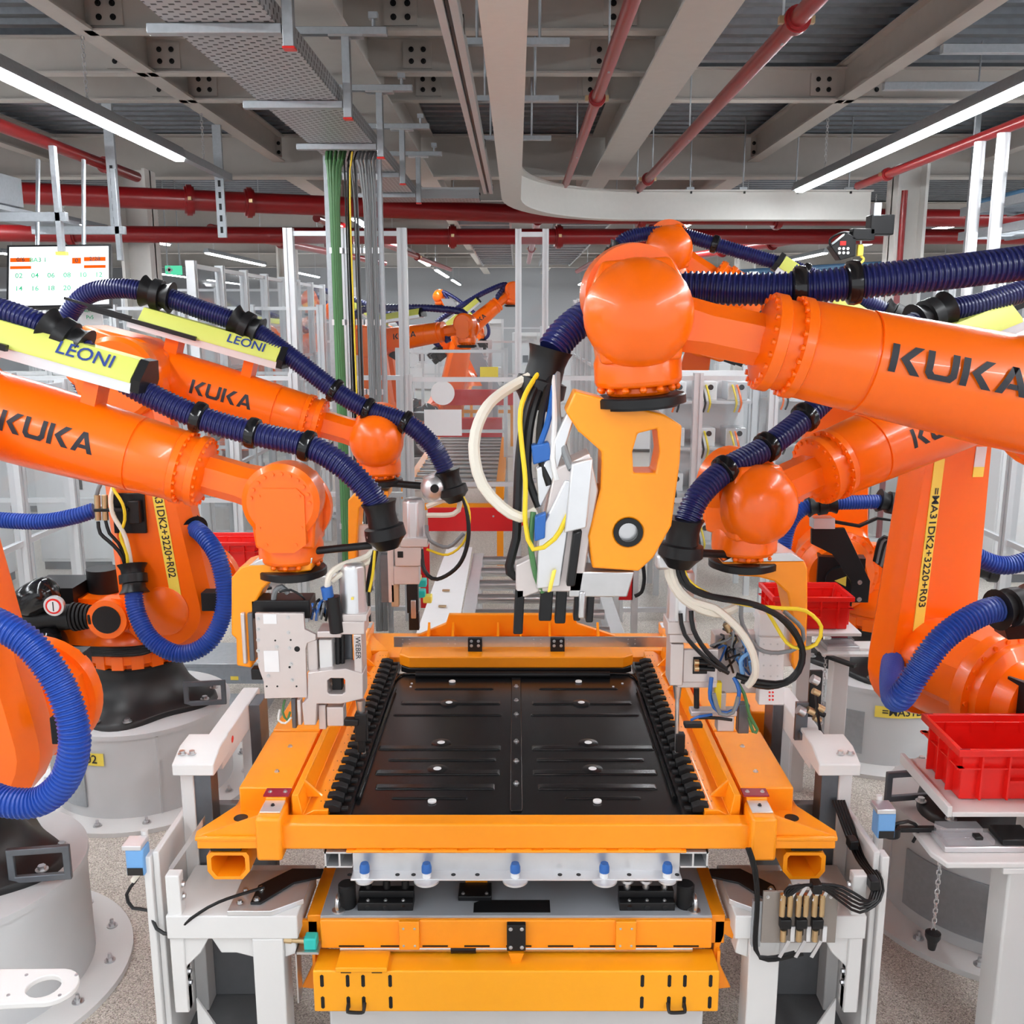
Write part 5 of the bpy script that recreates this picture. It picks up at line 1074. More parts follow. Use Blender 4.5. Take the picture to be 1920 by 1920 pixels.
rod = thing('hose_support_arm', 'black rod holding the hose end of robot R03', 'bracket', None, tuple(U(1320, 1038, Y=3.8)))
kid(MB().cyl(U(1290, 1036, Y=3.76), U(1380, 1040, Y=3.88), .017, n=14), 'support_rod', 'black', rod); kid(pxb(1232, 1040, 1262, 1070, 3.76, .08), 'rod_clamp', 'alu', rod, .014)
# --- tool on R05
t = thing('fastening_tool', 'fastening tool hung on the amber bracket with oval and round holes', 'robot tool', None, tuple(U(1140, 950, Y=2.95)))
hole1 = pxpoly([(1198, 815), (1235, 806), (1240, 850), (1232, 890), (1190, 890), (1188, 850)], 2.9); cc = U(1180, 1002, Y=2.9)
kid(MB().plate(pxpoly([(1062, 775), (1080, 735), (1250, 780), (1282, 800), (1278, 870), (1262, 990), (1228, 1050), (1200, 1076), (1112, 1070), (1104, 1010), (1128, 920), (1130, 850), (1085, 810)], 2.9), [hole1, circ(cc.x, cc.z, .045, 24)], 2.93, 3.07, 'y'), 'pierced_bracket', 'amber', t, .006)
kid(MB().cyl((cc.x, 2.95, cc.z), (cc.x, 3.05, cc.z), .0445, n=24), 'bush', 'steel', t)
b = MB(); b.plate(circ(cc.x, cc.z, .046, 24), [circ(cc.x, cc.z, .03, 24)], 2.925, 2.95, 'y'); kid(b, 'bush_ring', 'black', t)
def slab(n, m, pts, Y, th): kid(MB().prism(pxpoly(pts, Y), Y, Y + th, 'y'), n, m, t, .005)
slab('tool_body', 'machined', [(1040, 880), (1106, 850), (1122, 920), (1090, 1110), (1010, 1110), (1008, 1040)], 2.94, .14)
slab('side_plate', 'steel', [(1068, 1072), (1190, 1072), (1176, 1120), (1066, 1120)], 2.94, .12)
slab('front_cover', 'alu', [(1010, 1000), (1060, 900), (1078, 905), (1050, 1100), (1006, 1105)], 2.92, .02)
slab('motor', 'alu', [(1072, 870), (1112, 860), (1100, 990), (1058, 1000)], 2.90, .05)
slab('slide_rail', 'black', [(1075, 1000), (1092, 995), (1078, 1100), (1062, 1100)], 2.90, .05)
slab('connector_block', 'cap_blue', [(996, 836), (1030, 830), (1034, 862), (1000, 872)], 2.95, .06)
slab('connector_block', 'cap_blue', [(1003, 970), (1024, 962), (1022, 1010), (1002, 1016)], 2.90, .04)
slab('indicator_strip', 'label_yellow', [(1036, 1070), (1044, 1068), (1034, 1110), (1026, 1112)], 2.90, .01)
for (x0, x1, y1) in ((962, 980, 1190), (1010, 1034, 1165), (1040, 1060, 1170), (1075, 1088, 1165), (1098, 1112, 1168)):
    slab('jaw', 'black', [(x0 + 4, 1105), (x1 + 4, 1105), (x1, y1), (x0, y1)], 2.95, .05)
slab('jaw_carrier', 'machined', [(966, 1060), (1008, 1040), (1012, 1110), (968, 1125)], 2.95, .06); slab('jaw_spacer', 'steel', [(1086, 1110), (1098, 1110), (1096, 1160), (1084, 1160)], 2.93, .04)
slab('frame_link', 'alu', [(1005, 880), (1018, 872), (1070, 760), (1082, 770), (1040, 900), (1010, 960)], 2.96, .05)
cables(t, [('cream', .018, [(1030, 690, 3.16), (960, 725, 3.1), (915, 760, 3.02), (892, 810, 2.98), (890, 860, 2.96), (905, 910, 2.95), (940, 950, 2.94), (975, 970, 2.95), (1004, 960, 2.97)]), ('black', .015, [(1020, 700, 3.14), (990, 760, 3.05), (975, 850, 3.0), (970, 950, 2.97), (968, 1010, 2.96), (955, 1060, 2.96), (964, 1080, 2.97), (1000, 1070, 2.98)]), ('black', .013, [(1026, 700, 3.14), (1000, 770, 3.04), (990, 840, 3.0), (992, 900, 2.98), (1010, 950, 2.97)]), ('black', .012, [(1034, 700, 3.12), (1015, 780, 3.02), (1012, 850, 2.98), (1030, 910, 2.96)]), ('yellow_cable', .008, [(1016, 690, 3.13), (985, 740, 3.04), (975, 790, 2.99), (985, 900, 2.95), (985, 980, 2.93), (1000, 1030, 2.92), (1040, 1010, 2.92), (1068, 960, 2.91)]), ('cap_blue', .010, [(1040, 700, 3.12), (1030, 780, 3.02), (1012, 835, 2.97)]), ('green_cable', .009, [(1000, 960, 2.94), (995, 1020, 2.93), (1005, 1080, 2.94), (1018, 1110, 2.95)]), ('grey_cable', .012, [(1044, 700, 3.12), (1045, 780, 3.02), (1060, 850, 2.96), (1072, 880, 2.93)]), ('white', .009, [(1038, 706, 3.11), (1040, 790, 3.0), (1036, 860, 2.95), (1044, 900, 2.94)])])
# ================================================================ TABLES, BINS, STEPS
def bin_(label, x0, x1, y0, y1, z, h, rz=0, group=None, ribs=True):
    cx, cy = (x0 + x1) / 2, (y0 + y1) / 2
    t = thing('storage_bin', label, 'bin', group, (cx, cy, z), R(rz))
    w, d = (x1 - x0) / 2, (y1 - y0) / 2; e = .02
    def ring(k, zz, ww): return [(-w + k, -d + k, zz), (w - k, -d + k, zz), (w - k, d - k, zz), (-w + k, d - k, zz)]
    b = MB(); b.loft([ring(.03, 0, 0), ring(.025, h - .03, 0), ring(.0, h - .03, 0), ring(0, h, 0), ring(.018, h, 0), ring(.05, .012, 0)]); b.build('bin_shell', 'red_plastic', t, .003)
    if ribs:
        for x in (-w * .62, -w * .2, w * .2, w * .62):
            for s in (-1, 1): MB().box(x - .004, x + .004, s * d, s * (d - .03), .01, h - .03).build('rib', 'red_plastic', t)
        for y in (-d * .5, 0, d * .5):
            for s in (-1, 1): MB().box(s * w, s * (w - .03), y - .004, y + .004, .01, h - .03).build('rib', 'red_plastic', t)
        for s in (-1, 1):
            MB().box(-w, w, s * (d - .028), s * (d - .005), h * .62, h * .62 + .006).build('band', 'red_plastic', t); MB().box(s * (w - .028), s * (w - .005), -d, d, h * .62, h * .62 + .006).build('band', 'red_plastic', t)
            MB().box(-w * .18, w * .18, s * (d - .026), s * d, h * .36, h * .36 + .012).build('grip', 'red_plastic', t)
            for x in (-w * .9, w * .9): MB().box(x - .02, x + .02, s * (d - .012), s * (d - .006), h - .001, h + .0015).build('rim_slot', 'dark_red', t)
    return t
# front right bin on its white shelf
bin_('large empty red plastic bin on the white shelf before robot R03', 1.76, 2.28, 3.55, 3.92, 1.10, .225)
t = thing('shelf_table', 'white bent shelf carrying the large red bin', 'shelf', None, (2.2, 3.9, 0))
kid(MB().box(1.72, 2.40, 3.48, 3.96, 1.075, 1.095), 'shelf_plate', 'white', t, .004); kid(MB().box(1.70, 1.72, 3.48, 3.96, 1.075, 1.12), 'shelf_lip', 'white', t, .003)
for x in (2.00, 2.06): kid(MB().box(x - .012, x + .012, 3.62, 3.66, 1.0, 1.075), 'shelf_bracket', 'steel', t)
kid(MB().box(2.12, 2.20, 3.66, 3.74, 0, 1.075), 'shelf_post', 'white', t, .006)
# inspection table
t = thing('inspection_table', 'white inspection table in front of the large red bin', 'table', None, (1.9, 3.5, 0))
kid(MB().prism([(1.63, 3.44), (1.66, 3.36), (2.3, 3.36), (2.3, 3.62), (1.63, 3.62)], .925, .95, 'z'), 'table_top', 'white', t, .006)
kid(MB().box(1.925, 2.06, 3.40, 3.54, 0, .925), 'table_leg', 'white', t, .01); kid(MB().box(1.88, 2.10, 3.36, 3.58, .90, .925), 'leg_flange', 'white', t, .004)
kid(MB().box(1.68, 2.12, 3.43, 3.57, .95, .975), 'gauge_base', 'alu', t, .004)
a1 = thing('clear_gauge_block', 'clear acrylic gauge block on the inspection table', 'gauge block', None, (1.78, 3.5, .975))
kid(MB().box(1.70, 1.88, 3.44, 3.50, .975, 1.0), 'lower_block', 'acrylic', a1, .003); kid(MB().box(1.69, 1.86, 3.50, 3.56, .975, 1.015), 'upper_block', 'acrylic', a1, .003); kid(MB().box(1.80, 1.83, 3.435, 3.47, 1.0, 1.015), 'latch', 'black', a1, .003)
tag(MB().box(1.91, 2.04, 3.44, 3.56, .975, 1.0).build('black_gauge_plate', 'black', None, .004), 'square black gauge plate beside the clear gauge block', 'gauge block')
h = thing('probe_holder', 'black arm with a ring end reaching out from the inspection table', 'bracket', None, (1.6, 3.55, .97))
kid(MB().box(1.545, 1.70, 3.555, 3.58, .965, .985), 'arm', 'black', h, .003); kid(MB().plate(circ(1.515, 3.567, .042, 24), [circ(1.515, 3.567, .026, 24)], .95, .99, 'z'), 'ring', 'black', h, .003)
def chain(label, x, y, z0, z1, weight=True):
    t = thing('hanging_chain', label, 'chain', None, (x, y, z0)); b = MB(); zz = z0; k = 0
    while zz < z1:
        q = Matrix.Rotation(R(90 * (k % 2)), 4, 'Z'); pts = [Vector((0, 0, -.014)), Vector((.008, 0, -.006)), Vector((.008, 0, .006)), Vector((0, 0, .014)), Vector((-.008, 0, .006)), Vector((-.008, 0, -.006)), Vector((0, 0, -.014))]
        b.sweep([Vector((x, y, zz)) + q @ p for p in pts], .0028, 5); zz += .021; k += 1
    kid(b, 'chain_links', 'steel', t)
    if weight: kid(MB().lathe([(.014, -.085), (.02, -.05), (.03, -.03), (.03, -.012), (.01, 0)], 16, T(x, y, z0)), 'end_plug', 'black', t)
chain('thin chain with a black plug hanging from the inspection table', 1.66, 3.42, .62, .93)
def gauge_stand(label, x, y, s, z=.95):
    t = thing('gauge_stand', label, 'gauge stand', None, (x, y, 0))
    kid(MB().box(x - .05, x + .05, y - .05, y + .05, 0, z - .02), 'post', 'white', t, .006); kid(MB().box(x - .14, x + .16, y - .11, y + .11, z - .02, z), 'top_plate', 'white', t, .004)
    kid(MB().box(x - .10, x + .10, y - .06, y + .08, z, z + .03), 'gauge_base', 'alu', t, .003); kid(MB().box(x - .08, x + .08, y - .02, y + .06, z + .03, z + .06), 'clear_block', 'acrylic', t, .003); kid(MB().box(x - .05, x + .05, y + .02, y + .09, z + .06, z + .072), 'dark_plate', 'dark_red', t)
    kid(MB().hexa([(x - .16, y - .05, z - .03), (x - .13, y - .02, z - .03), (x + .02, y - .25, z - .03), (x - .01, y - .28, z - .03), (x - .16, y - .05, z - .01), (x - .13, y - .02, z - .01), (x + .02, y - .25, z - .01), (x - .01, y - .28, z - .01)]), 'paddle', 'black', t, .003)
    kid(MB().plate([(x + .1, y - .06), (x + .38, y - .065)] + [(x + .40 + .075 * math.cos(R(a)), y + .01 + .075 * math.sin(R(a))) for a in range(-90, 91, 15)] + [(x + .1, y + .08)], [circ(x + .39, y + .01, .048, 20)], z + .0, z + .018, 'z'), 'ring_plate', 'white', t, .003)
p = U(1575, 1215, Z=1.0); p0x, p0y = p.x - .12, p.y - .105; gauge_stand('white gauge stand with ring plate beside the tool cables of R03', p.x, p.y, 1, 1.0)
p = U(520, 1082, Z=1.0); gauge_stand('white gauge stand behind the amber bracket of robot R04', p.x, p.y, -1, 1.0)
chain('thin chain hanging at the gauge stand by robot R03', p0x, p0y, .55, .98, False)
# ring plate, near left
t = thing('ring_plate_stand', 'white plate with a large round hole standing before robot R04', 'gauge stand', None, (-1.7, 2.8, 0))
kid(MB().plate([(-2.0, 2.73), (-1.58, 2.765)] + [(-1.56 + .085 * math.cos(R(a)), 2.85 + .085 * math.sin(R(a))) for a in range(-80, 100, 15)] + [(-2.0, 2.93)], [circ(-1.585, 2.845, .055, 24)], .79, .81, 'z'), 'ring_plate', 'white', t, .003)
kid(MB().box(-1.95, -1.85, 2.77, 2.87, 0, .79), 'post', 'white', t, .006)
for (x, y) in ((-1.68, 2.80), (-1.67, 2.90), (-1.51, 2.80), (-1.50, 2.90)): kid(MB().cyl((x, y, .8101), (x, y, .812), .006, n=10), 'hole', 'galv', t)
# bins further back
q = U(430, 1050, Y=8.0); bin_('red plastic bin behind the lower hose of robot R02', q.x - .30, q.x + .30, 7.8, 8.2, q.z - .02, .22, group=None)
t = thing('shelf_table', 'white stand under the red bin beyond robot R02', 'shelf', None, (q.x, 8.0, 0)); kid(MB().box(q.x - .34, q.x + .34, 7.76, 8.24, q.z - .045, q.z - .022), 'shelf_plate', 'white', t, .004)
for sx in (-.3, .3): kid(MB().box(q.x + sx - .025, q.x + sx + .025, 7.95, 8.0, 0, q.z - .045), 'shelf_post', 'white', t)
q = U(1512, 1168, Y=5.75); bin_('red plastic bin on a white shelf under the bracket of R03', q.x - .26, q.x + .24, 5.6, 5.95, q.z, .21)
t = thing('shelf_table', 'white shelf under the red bin between robots R01 and R03', 'shelf', None, (q.x, 5.75, 0)); kid(MB().box(q.x - .28, q.x + .28, 5.56, 5.98, q.z - .025, q.z - .002), 'shelf_plate', 'white', t, .004); kid(MB().box(q.x - .04, q.x + .04, 5.75, 5.83, 0, q.z - .025), 'shelf_post', 'white', t)
# pneumatic bracket on the right stand
t = thing('valve_bracket', 'brown bracket with brass valve fittings on the right white stand', 'bracket', None, tuple(U(1520, 1380, Y=3.95)))
kid(pxb(1494, 1318, 1512, 1388, 3.95, .02), 'bracket_plate', 'galv_dark', t); kid(pxb(1500, 1376, 1545, 1388, 3.92, .08), 'bracket_foot', 'galv_dark', t); kid(pxb(1520, 1258, 1538, 1345, 4.02, .02), 'black_arm', 'black', t, .004)
for (x, y, r, m) in ((1528, 1272, .02, 'steel'), (1530, 1295, .014, 'brass'), (1502, 1330, .022, 'steel'), (1520, 1330, .016, 'brass'), (1538, 1325, .016, 'brass'), (1532, 1345, .014, 'brass'), (1540, 1335, .012, 'black')): kid(MB().cyl(U(x - 6, y, Y=3.93), U(x + 6, y + 6, Y=3.93), r, n=12), 'fitting', m, t)
kid(MB().tube(hp([(1530, 1300, 3.93), (1532, 1330, 3.92), (1536, 1360, 3.92), (1540, 1380, 3.93)]), .007, 6), 'cable', 'black', t)
# orange box right of the frame
q0 = U(1450, 1420, Y=4.4); tag(MB().prism([(1.13, .75), (1.33, .75), (1.33, 1.06), (1.30, 1.10), (1.16, 1.10), (1.13, 1.06)], 4.46, 4.9, 'y').build('drive_cover', 'amber', None, .008), 'orange drive cover between the carrier frame and the right stand', 'cover')
# steel steps behind R02
t = thing('step_platform', 'galvanised two-step platform behind the pedestal of robot R02', 'steps', None, (-1.9, 7.2, 0))
for (y0, y1, z) in ((6.6, 7.0, .14), (7.0, 7.5, .38)): kid(MB().box(-2.75, -1.95, y0, y1, z, z + .03), 'tread', 'galv', t, .003); kid(MB().box(-2.75, -1.95, y0, y0 + .02, max(0, z - .13), z), 'riser', 'galv', t)
kid(MB().box(-1.97, -1.95, 6.6, 7.5, 0, .12), 'side_sheet', 'galv', t); kid(MB().box(-2.2, -2.14, 6.998, 7.0, .28, .31), 'yellow_label', 'label_yellow', t)

# ================================================================ FENCES
FM = {}
def fence(label, x0, y0, x1, y1, n, zt, rails=(.12, 1.25), pane=True, pw=.045, skip=()):
    t = thing('safety_fence', label, 'fence', None, ((x0 + x1) / 2, (y0 + y1) / 2, 0))
    L = math.hypot(x1 - x0, y1 - y0); dx, dy = (x1 - x0) / L, (y1 - y0) / L; ang = math.atan2(dy, dx); st = L / n
    def M(u): return T(x0 + dx * u, y0 + dy * u, 0) @ Matrix.Rotation(ang, 4, 'Z')
    key = (pw, zt)
    if key not in FM:
        b = MB(); g = .012
        b.prism([(-pw, -pw), (-g, -pw), (-g, -pw + .014), (g, -pw + .014), (g, -pw), (pw, -pw), (pw, pw), (g, pw), (g, pw - .014), (-g, pw - .014), (-g, pw), (-pw, pw)], 0, zt, 'z'); FM[key] = b.mesh('post', 'alu_profile')
    for i in range(n + 1): pl('post', FM[key], t, M(i * st))
    zs = list(rails) + [zt - .05]
    rk = ('rail', round(st, 3), pw)
    if rk not in FM: FM[rk] = MB().box(pw, st - pw, -.022, .022, -.022, .022).mesh('rail', 'alu_profile')
    for i in range(n):
        if i in skip: continue
        for z in zs: pl('rail', FM[rk], t, M(i * st) @ T(0, 0, z))
        if pane:
            for za, zb in zip(zs, zs[1:]):
                pk = ('pane', round(st, 3), round(zb - za, 3), pw)
                if pk not in FM: FM[pk] = MB().box(pw, st - pw, -.003, .003, .022, zb - za - .022).mesh('pane', 'pane')
                pl('pane', FM[pk], t, M(i * st) @ T(0, 0, za))
    return t
fence('clear-panelled aluminium fence behind robots R02 and R04', -3.95, 3.0, -3.95, 9.3, 7, 2.5)
fence('clear-panelled aluminium fence beyond robots R01 and R03', 3.95, 4.0, 3.95, 9.3, 6, 2.5)
fence('aluminium fence behind the steel steps', -3.95, 9.35, -2.15, 9.35, 3, 2.5)
fence('tall aluminium fence tower with clear panes beside the cable ladder', -2.15, 9.4, -1.08, 9.4, 2, 3.85, (.12, 1.3, 2.45))
fence('aluminium gate frame with a white disc sticker', -1.03, 9.3, 0.0, 9.3, 1, 2.49, (1.42,), pw=.03)
fence('slim tall aluminium post frame right of the gate', 0.02, 9.5, .28, 9.5, 1, 3.85, (1.42,), pw=.03)
fence('aluminium fence behind the raised tool', .30, 9.35, 3.95, 9.35, 5, 2.5)
fence('aluminium fence along the far conveyor, cable ladder side', -3.35, 10.2, -3.35, 17, 7, 3.6, (.12, 1.3, 2.45))
fence('aluminium fence along the far conveyor, control rack side', 1.2, 12.5, 1.2, 20, 6, 3.4, (.12, 1.3, 2.3))
fence('far aluminium fence closing the conveyor cell', -2.3, 20.5, 1.2, 20.5, 4, 2.6)
fence('aluminium fence under the wall screen', -8.5, 9.35, -3.99, 9.35, 5, 2.5)
fence('aluminium fence in the left distance', -9, 13.0, -2.6, 13.0, 7, 3.2, (.12, 1.3, 2.3))
fence('tall aluminium fence in the right distance', 3.0, 12.5, 8.5, 12.5, 7, 3.6, (.12, 1.3, 2.3))
fence('aluminium fence far down the hall on the right', 2.5, 17.5, 9.5, 17.5, 8, 3.8, (.12, 1.3, 2.6))
fence('aluminium fence far down the hall on the left', -10, 18.5, -3, 18.5, 8, 3.6, (.12, 1.3, 2.6))
fence('aluminium fence beside the right-hand pedestal of the swinging robot', 3.95, 1.0, 3.95, 3.9, 3, 2.5)
# stickers on the gate panes
d = U(830, 737, Y=9.29); tag(MB().cyl((d.x, 9.285, d.z), (d.x, 9.292, d.z), .115, n=36).build('round_sticker', 'white_sheet'), 'round white sticker on the clear gate pane', 'sticker')
tag(pxb(795, 768, 866, 817, 9.285, .006).build('paper_sheet', 'white_sheet'), 'blank white sheet fixed to the clear gate pane', 'sign')
g0 = U(745, 652, Y=14.05); g1 = U(948, 652, Y=14.05); fence('white gate frame farther inside with a small yellow sign', g0.x, 14.05, g1.x, 14.05, 1, g0.z, (1.4,), pw=.03)
d = U(772, 675, Y=14); tag(MB().cyl((d.x, 14, d.z), (d.x, 14.01, d.z), .10, n=30).build('round_sticker', 'white_sheet'), 'small round white sticker on a farther pane', 'sticker')
tag(pxb(757, 690, 792, 712, 14.0, .01).build('paper_sheet', 'white_sheet'), 'white sheet below the farther round sticker', 'sign')
s_ = thing('warning_sign', 'amber sign reading ACHTUNG behind the pierced bracket', 'sign', None, tuple(U(1112, 790, Y=9.28)))
kid(pxb(1084, 772, 1140, 810, 9.28, .006), 'sign_plate', 'label_yellow', s_); q = U(1090, 782, Y=9.278); pl('sign_lettering', text_mesh('ACHTUNG', .075, 'ink', .012, 'LEFT'), s_, T(q.x, 9.278, q.z) @ RX(90)); q = U(1090, 797, Y=9.278); pl('sign_lettering', text_mesh('Ende des', .04, 'ink', .008, 'LEFT'), s_, T(q.x, 9.278, q.z) @ RX(90))
tag(pxb(900, 688, 934, 712, 14.0, .01).build('warning_sign', 'label_yellow'), 'small blank yellow sign over the far conveyor', 'sign')
# red guard below the gate
t = thing('red_guard', 'red sheet guard with rounded end below the gate', 'guard', None, tuple(U(880, 975, Y=9.0)))
kid(pxb(802, 952, 970, 996, 9.0, .02), 'guard_sheet', 'red_sheet', t, .003); d = U(968, 974, Y=8.98); kid(MB().cyl((d.x, 8.975, d.z), (d.x, 9.02, d.z), .085, n=30), 'rounded_end', 'red_sheet', t)
for x in (843, 925): pl('bolt', BOLT, t, T(*U(x, 968, Y=9.0)) @ RX(90) @ Matrix.Scale(.01, 4))
kid(pxb(785, 996, 806, 1085, 9.0, .02), 'side_sheet', 'red_sheet', t); kid(pxb(788, 1080, 804, 1140, 8.9, .02), 'side_sheet', 'red_sheet', t)
for x in (800, 968): kid(pxb(x - 4, 996, x + 4, 1180, 9.03, .05), 'guard_post', 'alu_profile', t)
t = thing('red_guard', 'red sheet corner standing behind the swinging tool', 'guard', None, tuple(U(1195, 1100, Y=7.6)))
kid(MB().prism(pxpoly([(1160, 1125), (1186, 1125), (1188, 1070), (1175, 1070)], 7.6), 7.6, 7.62, 'y'), 'guard_sheet', 'red_sheet', t); kid(pxb(1186, 1060, 1192, 1294, 7.6, .05), 'guard_post', 'alu_profile', t)
q = U(1196, 1100, Y=7.6); kid(MB().tube(hp([(1190, 1118, 7.58), (1203, 1110, 7.58), (1208, 1085, 7.58), (1205, 1055, 7.58)]), .016, 8), 'cable', 'black', t)
# ================================================================ CONVEYORS
def conveyor(label, x0, x1, y0, y1, z, n, side, roller='steel', floorlegs=True):
    t = thing('roller_conveyor', label, 'conveyor', None, ((x0 + x1) / 2, (y0 + y1) / 2, 0))
    for x in (x0, x1): kid(MB().box(x - .05, x + .05, y0, y1, z - .14, z + .02), 'side_beam', side, t, .004)
    for i in range(n): y = y0 + (i + .5) * (y1 - y0) / n; kid(MB().cyl((x0 + .05, y, z), (x1 - .05, y, z), .04, n=14), 'roller', roller, t)
    for y in (y0 + .15, y1 - .15):
        for x in (x0, x1): kid(MB().box(x - .04, x + .04, y - .04, y + .04, 0, z - .14), 'leg', side, t)
        kid(MB().box(x0, x1, y - .03, y + .03, z - .3, z - .22), 'cross_tie', side, t)
    return t
cv = conveyor('silver roller conveyor between the carrier frame and the gate', -.36, .72, 6.4, 8.9, .80, 6, 'alu_profile')
kid(MB().hexa([(-.72, 6.35, .78), (-.42, 6.35, .78), (-.42, 8.9, .86), (-.66, 8.9, .86), (-.72, 6.35, .80), (-.42, 6.35, .80), (-.42, 8.9, .88), (-.66, 8.9, .88)]), 'side_cover', 'white_sheet', cv, .003)
kid(MB().box(-.74, -.40, 6.30, 6.36, .56, .80), 'front_cover', 'white_sheet', cv, .004); kid(MB().box(.30, .80, 6.30, 6.36, .56, .80), 'front_cover', 'white_sheet', cv, .004)
for x in (-.69, -.63, -.59, .70): kid(MB().box(x - .008, x + .008, 6.296, 6.30, .66, .76), 'slot', 'black', cv)
for y in (7.1, 7.5): kid(MB().box(-.60, -.54, y, y + .04, .812 + (y - 6.4) * .03, .818 + (y - 6.4) * .03), 'yellow_mark', 'brass', cv)
mt = kid(MB().box(-.20, .12, 6.6, 6.9, .45, .62), 'drive_motor', 'galv_dark', cv, .01)
for k in range(7): kid(MB().box(-.20, .12, 6.595, 6.60, .465 + k * .02, .473 + k * .02), 'cooling_fin', 'galv', mt)
kid(MB().box(-.36, .72, 7.4, 7.42, .3, .7), 'belly_sheet', 'alu', cv)
for i, (x, y, m) in enumerate(((792, 1092, 'teal'), (790, 1112, 'teal'), (782, 1086, 'label_yellow'), (802, 1122, 'label_yellow'))):
    p = U(x, y, Y=6.5); tag(MB().box(p.x - .03, p.x + .03, 6.46, 6.54, p.z - .025, p.z + .025).build('switch_block', m, None, .006), ('upper teal switch block by the conveyor cover', 'lower teal switch block by the conveyor cover', 'yellow switch block above the teal ones', 'yellow switch block right of the teal ones')[i], 'switch')
conveyor('orange roller conveyor seen through the gate', -1.35, -.2, 11.5, 16.5, 1.0, 13, 'amber')
conveyor('second orange roller conveyor far beyond the gate', -1.3, -.1, 23.0, 28, 1.1, 12, 'amber')
# red machine beam beyond the gate
tag(MB().box(-1.5, .5, 19.0, 19.2, 1.35, 1.65).build('red_beam', 'red_sheet'), 'red machine beam above the far conveyor', 'beam')
tag(MB().box(-1.4, -.25, 16.9, 17.1, .9, 1.3).build('red_beam', 'red_sheet'), 'red crossbeam at the end of the orange conveyor', 'beam')
t = thing('inclined_conveyor', 'inclined grey lift conveyor leaning across the far aisle', 'conveyor', None, (-.6, 22, 0))
a, b_ = U(840, 560, Y=22), U(925, 715, Y=22)
for dy in (0, .6): kid(MB().hexa([(a.x - .16, 22 + dy, a.z), (a.x + .1, 22 + dy, a.z), (a.x + .1, 22.1 + dy, a.z), (a.x - .16, 22.1 + dy, a.z), (b_.x - .16, 22 + dy, b_.z - .3), (b_.x + .2, 22 + dy, b_.z - .3), (b_.x + .2, 22.1 + dy, b_.z - .3), (b_.x - .16, 22.1 + dy, b_.z - .3)]), 'side_frame', 'galv', t)
for k in range(9): c = a.lerp(b_, (k + .5) / 9); kid(MB().box(c.x - .12, c.x + .14, 22.1, 22.6, c.z - .03, c.z + .03), 'cleat', 'alu', t)
kid(MB().box(b_.x - .1, b_.x + .1, 22.0, 22.7, 0, b_.z - .2), 'support_leg', 'galv', t)
# ================================================================ CONTROL RACKS right background
def rack(label, x, y, w=1.0):
    t = thing('control_rack', label, 'control rack', None, (x, y, 0))
    for sx in (-w / 2, w / 2):
        for yy in (0, .5): kid(MB().box(x + sx - .03, x + sx + .03, y + yy - .03, y + yy + .03, 0, 2.5), 'rack_post', 'alu_profile', t)
    kid(MB().box(x - w / 2, x + w / 2, y + .46, y + .50, .3, 2.45), 'back_sheet', 'white_sheet', t)
    for z in (.6, 1.15, 1.65, 2.15):
        kid(MB().box(x - w / 2, x + w / 2, y, y + .48, z - .03, z), 'shelf', 'alu_profile', t)
        for k in range(3):
            bx = x - w / 2 + .17 + k * w / 3; bo = kid(MB().box(bx - .11, bx + .11, y + .1, y + .4, z, z + .2), 'module', 'white_sheet' if k != 2 else 'alu', t, .006)
            kid(MB().cyl((bx + .04, y + .09, z + .14), (bx + .04, y + .1, z + .14), .03, n=12), 'socket', 'black', bo)
            for c in range(2):
                xx = bx - .06 + c * .05; kid(MB().tube([(xx, y + .1, z + .16), (xx, y + .02, z + .12), (xx + .03, y - .01, z - .02), (xx + .02, y + .05, z - .12)], .012, 6, .05), 'cable', ('orange', 'black', 'yellow_cable')[(k + c) % 3], bo)
    return t
rack('white control rack with orange cables behind the pierced bracket', 2.05, 10.3)
rack('white control rack farther right with orange cables', 3.3, 10.6)
rack('white control rack in the right distance', 4.6, 15.5, 1.3)
for i, (x, y, w, h, lab) in enumerate(((-6.5, 10.5, 1.2, 2.0, 'grey switch cabinet under the wall screen'), (-5.3, 11.4, 1.0, 2.0, 'grey switch cabinet left of the far fence'), (6.2, 10.8, 1.4, 2.1, 'grey switch cabinet at the right behind the fence'), (-4.0, 10.6, .9, 1.1, 'low grey cabinet behind the steel steps'), (7.2, 14.5, 2.0, 2.3, 'large white cabinet in the right distance'), (-7.5, 15, 2.4, 2.2, 'large white cabinet in the left distance'))):
    t = thing('switch_cabinet', lab, 'cabinet', None, (x, y, 0)); kid(MB().box(x - w / 2, x + w / 2, y, y + .5, .1, h), 'cabinet_body', 'white_sheet', t, .006); kid(MB().box(x - w / 2 + .02, x + w / 2 - .02, y + .02, y + .48, 0, .1), 'plinth', 'galv_dark', t)
    for s in (-1, 1): dd = kid(MB().box(x + s * .01, x + s * (w / 2 - .02), y - .015, y, .14, h - .04), 'door', 'white_sheet', t, .003); kid(MB().box(x + s * .05, x + s * .08, y - .03, y - .015, h * .5, h * .5 + .15), 'handle', 'black', dd)
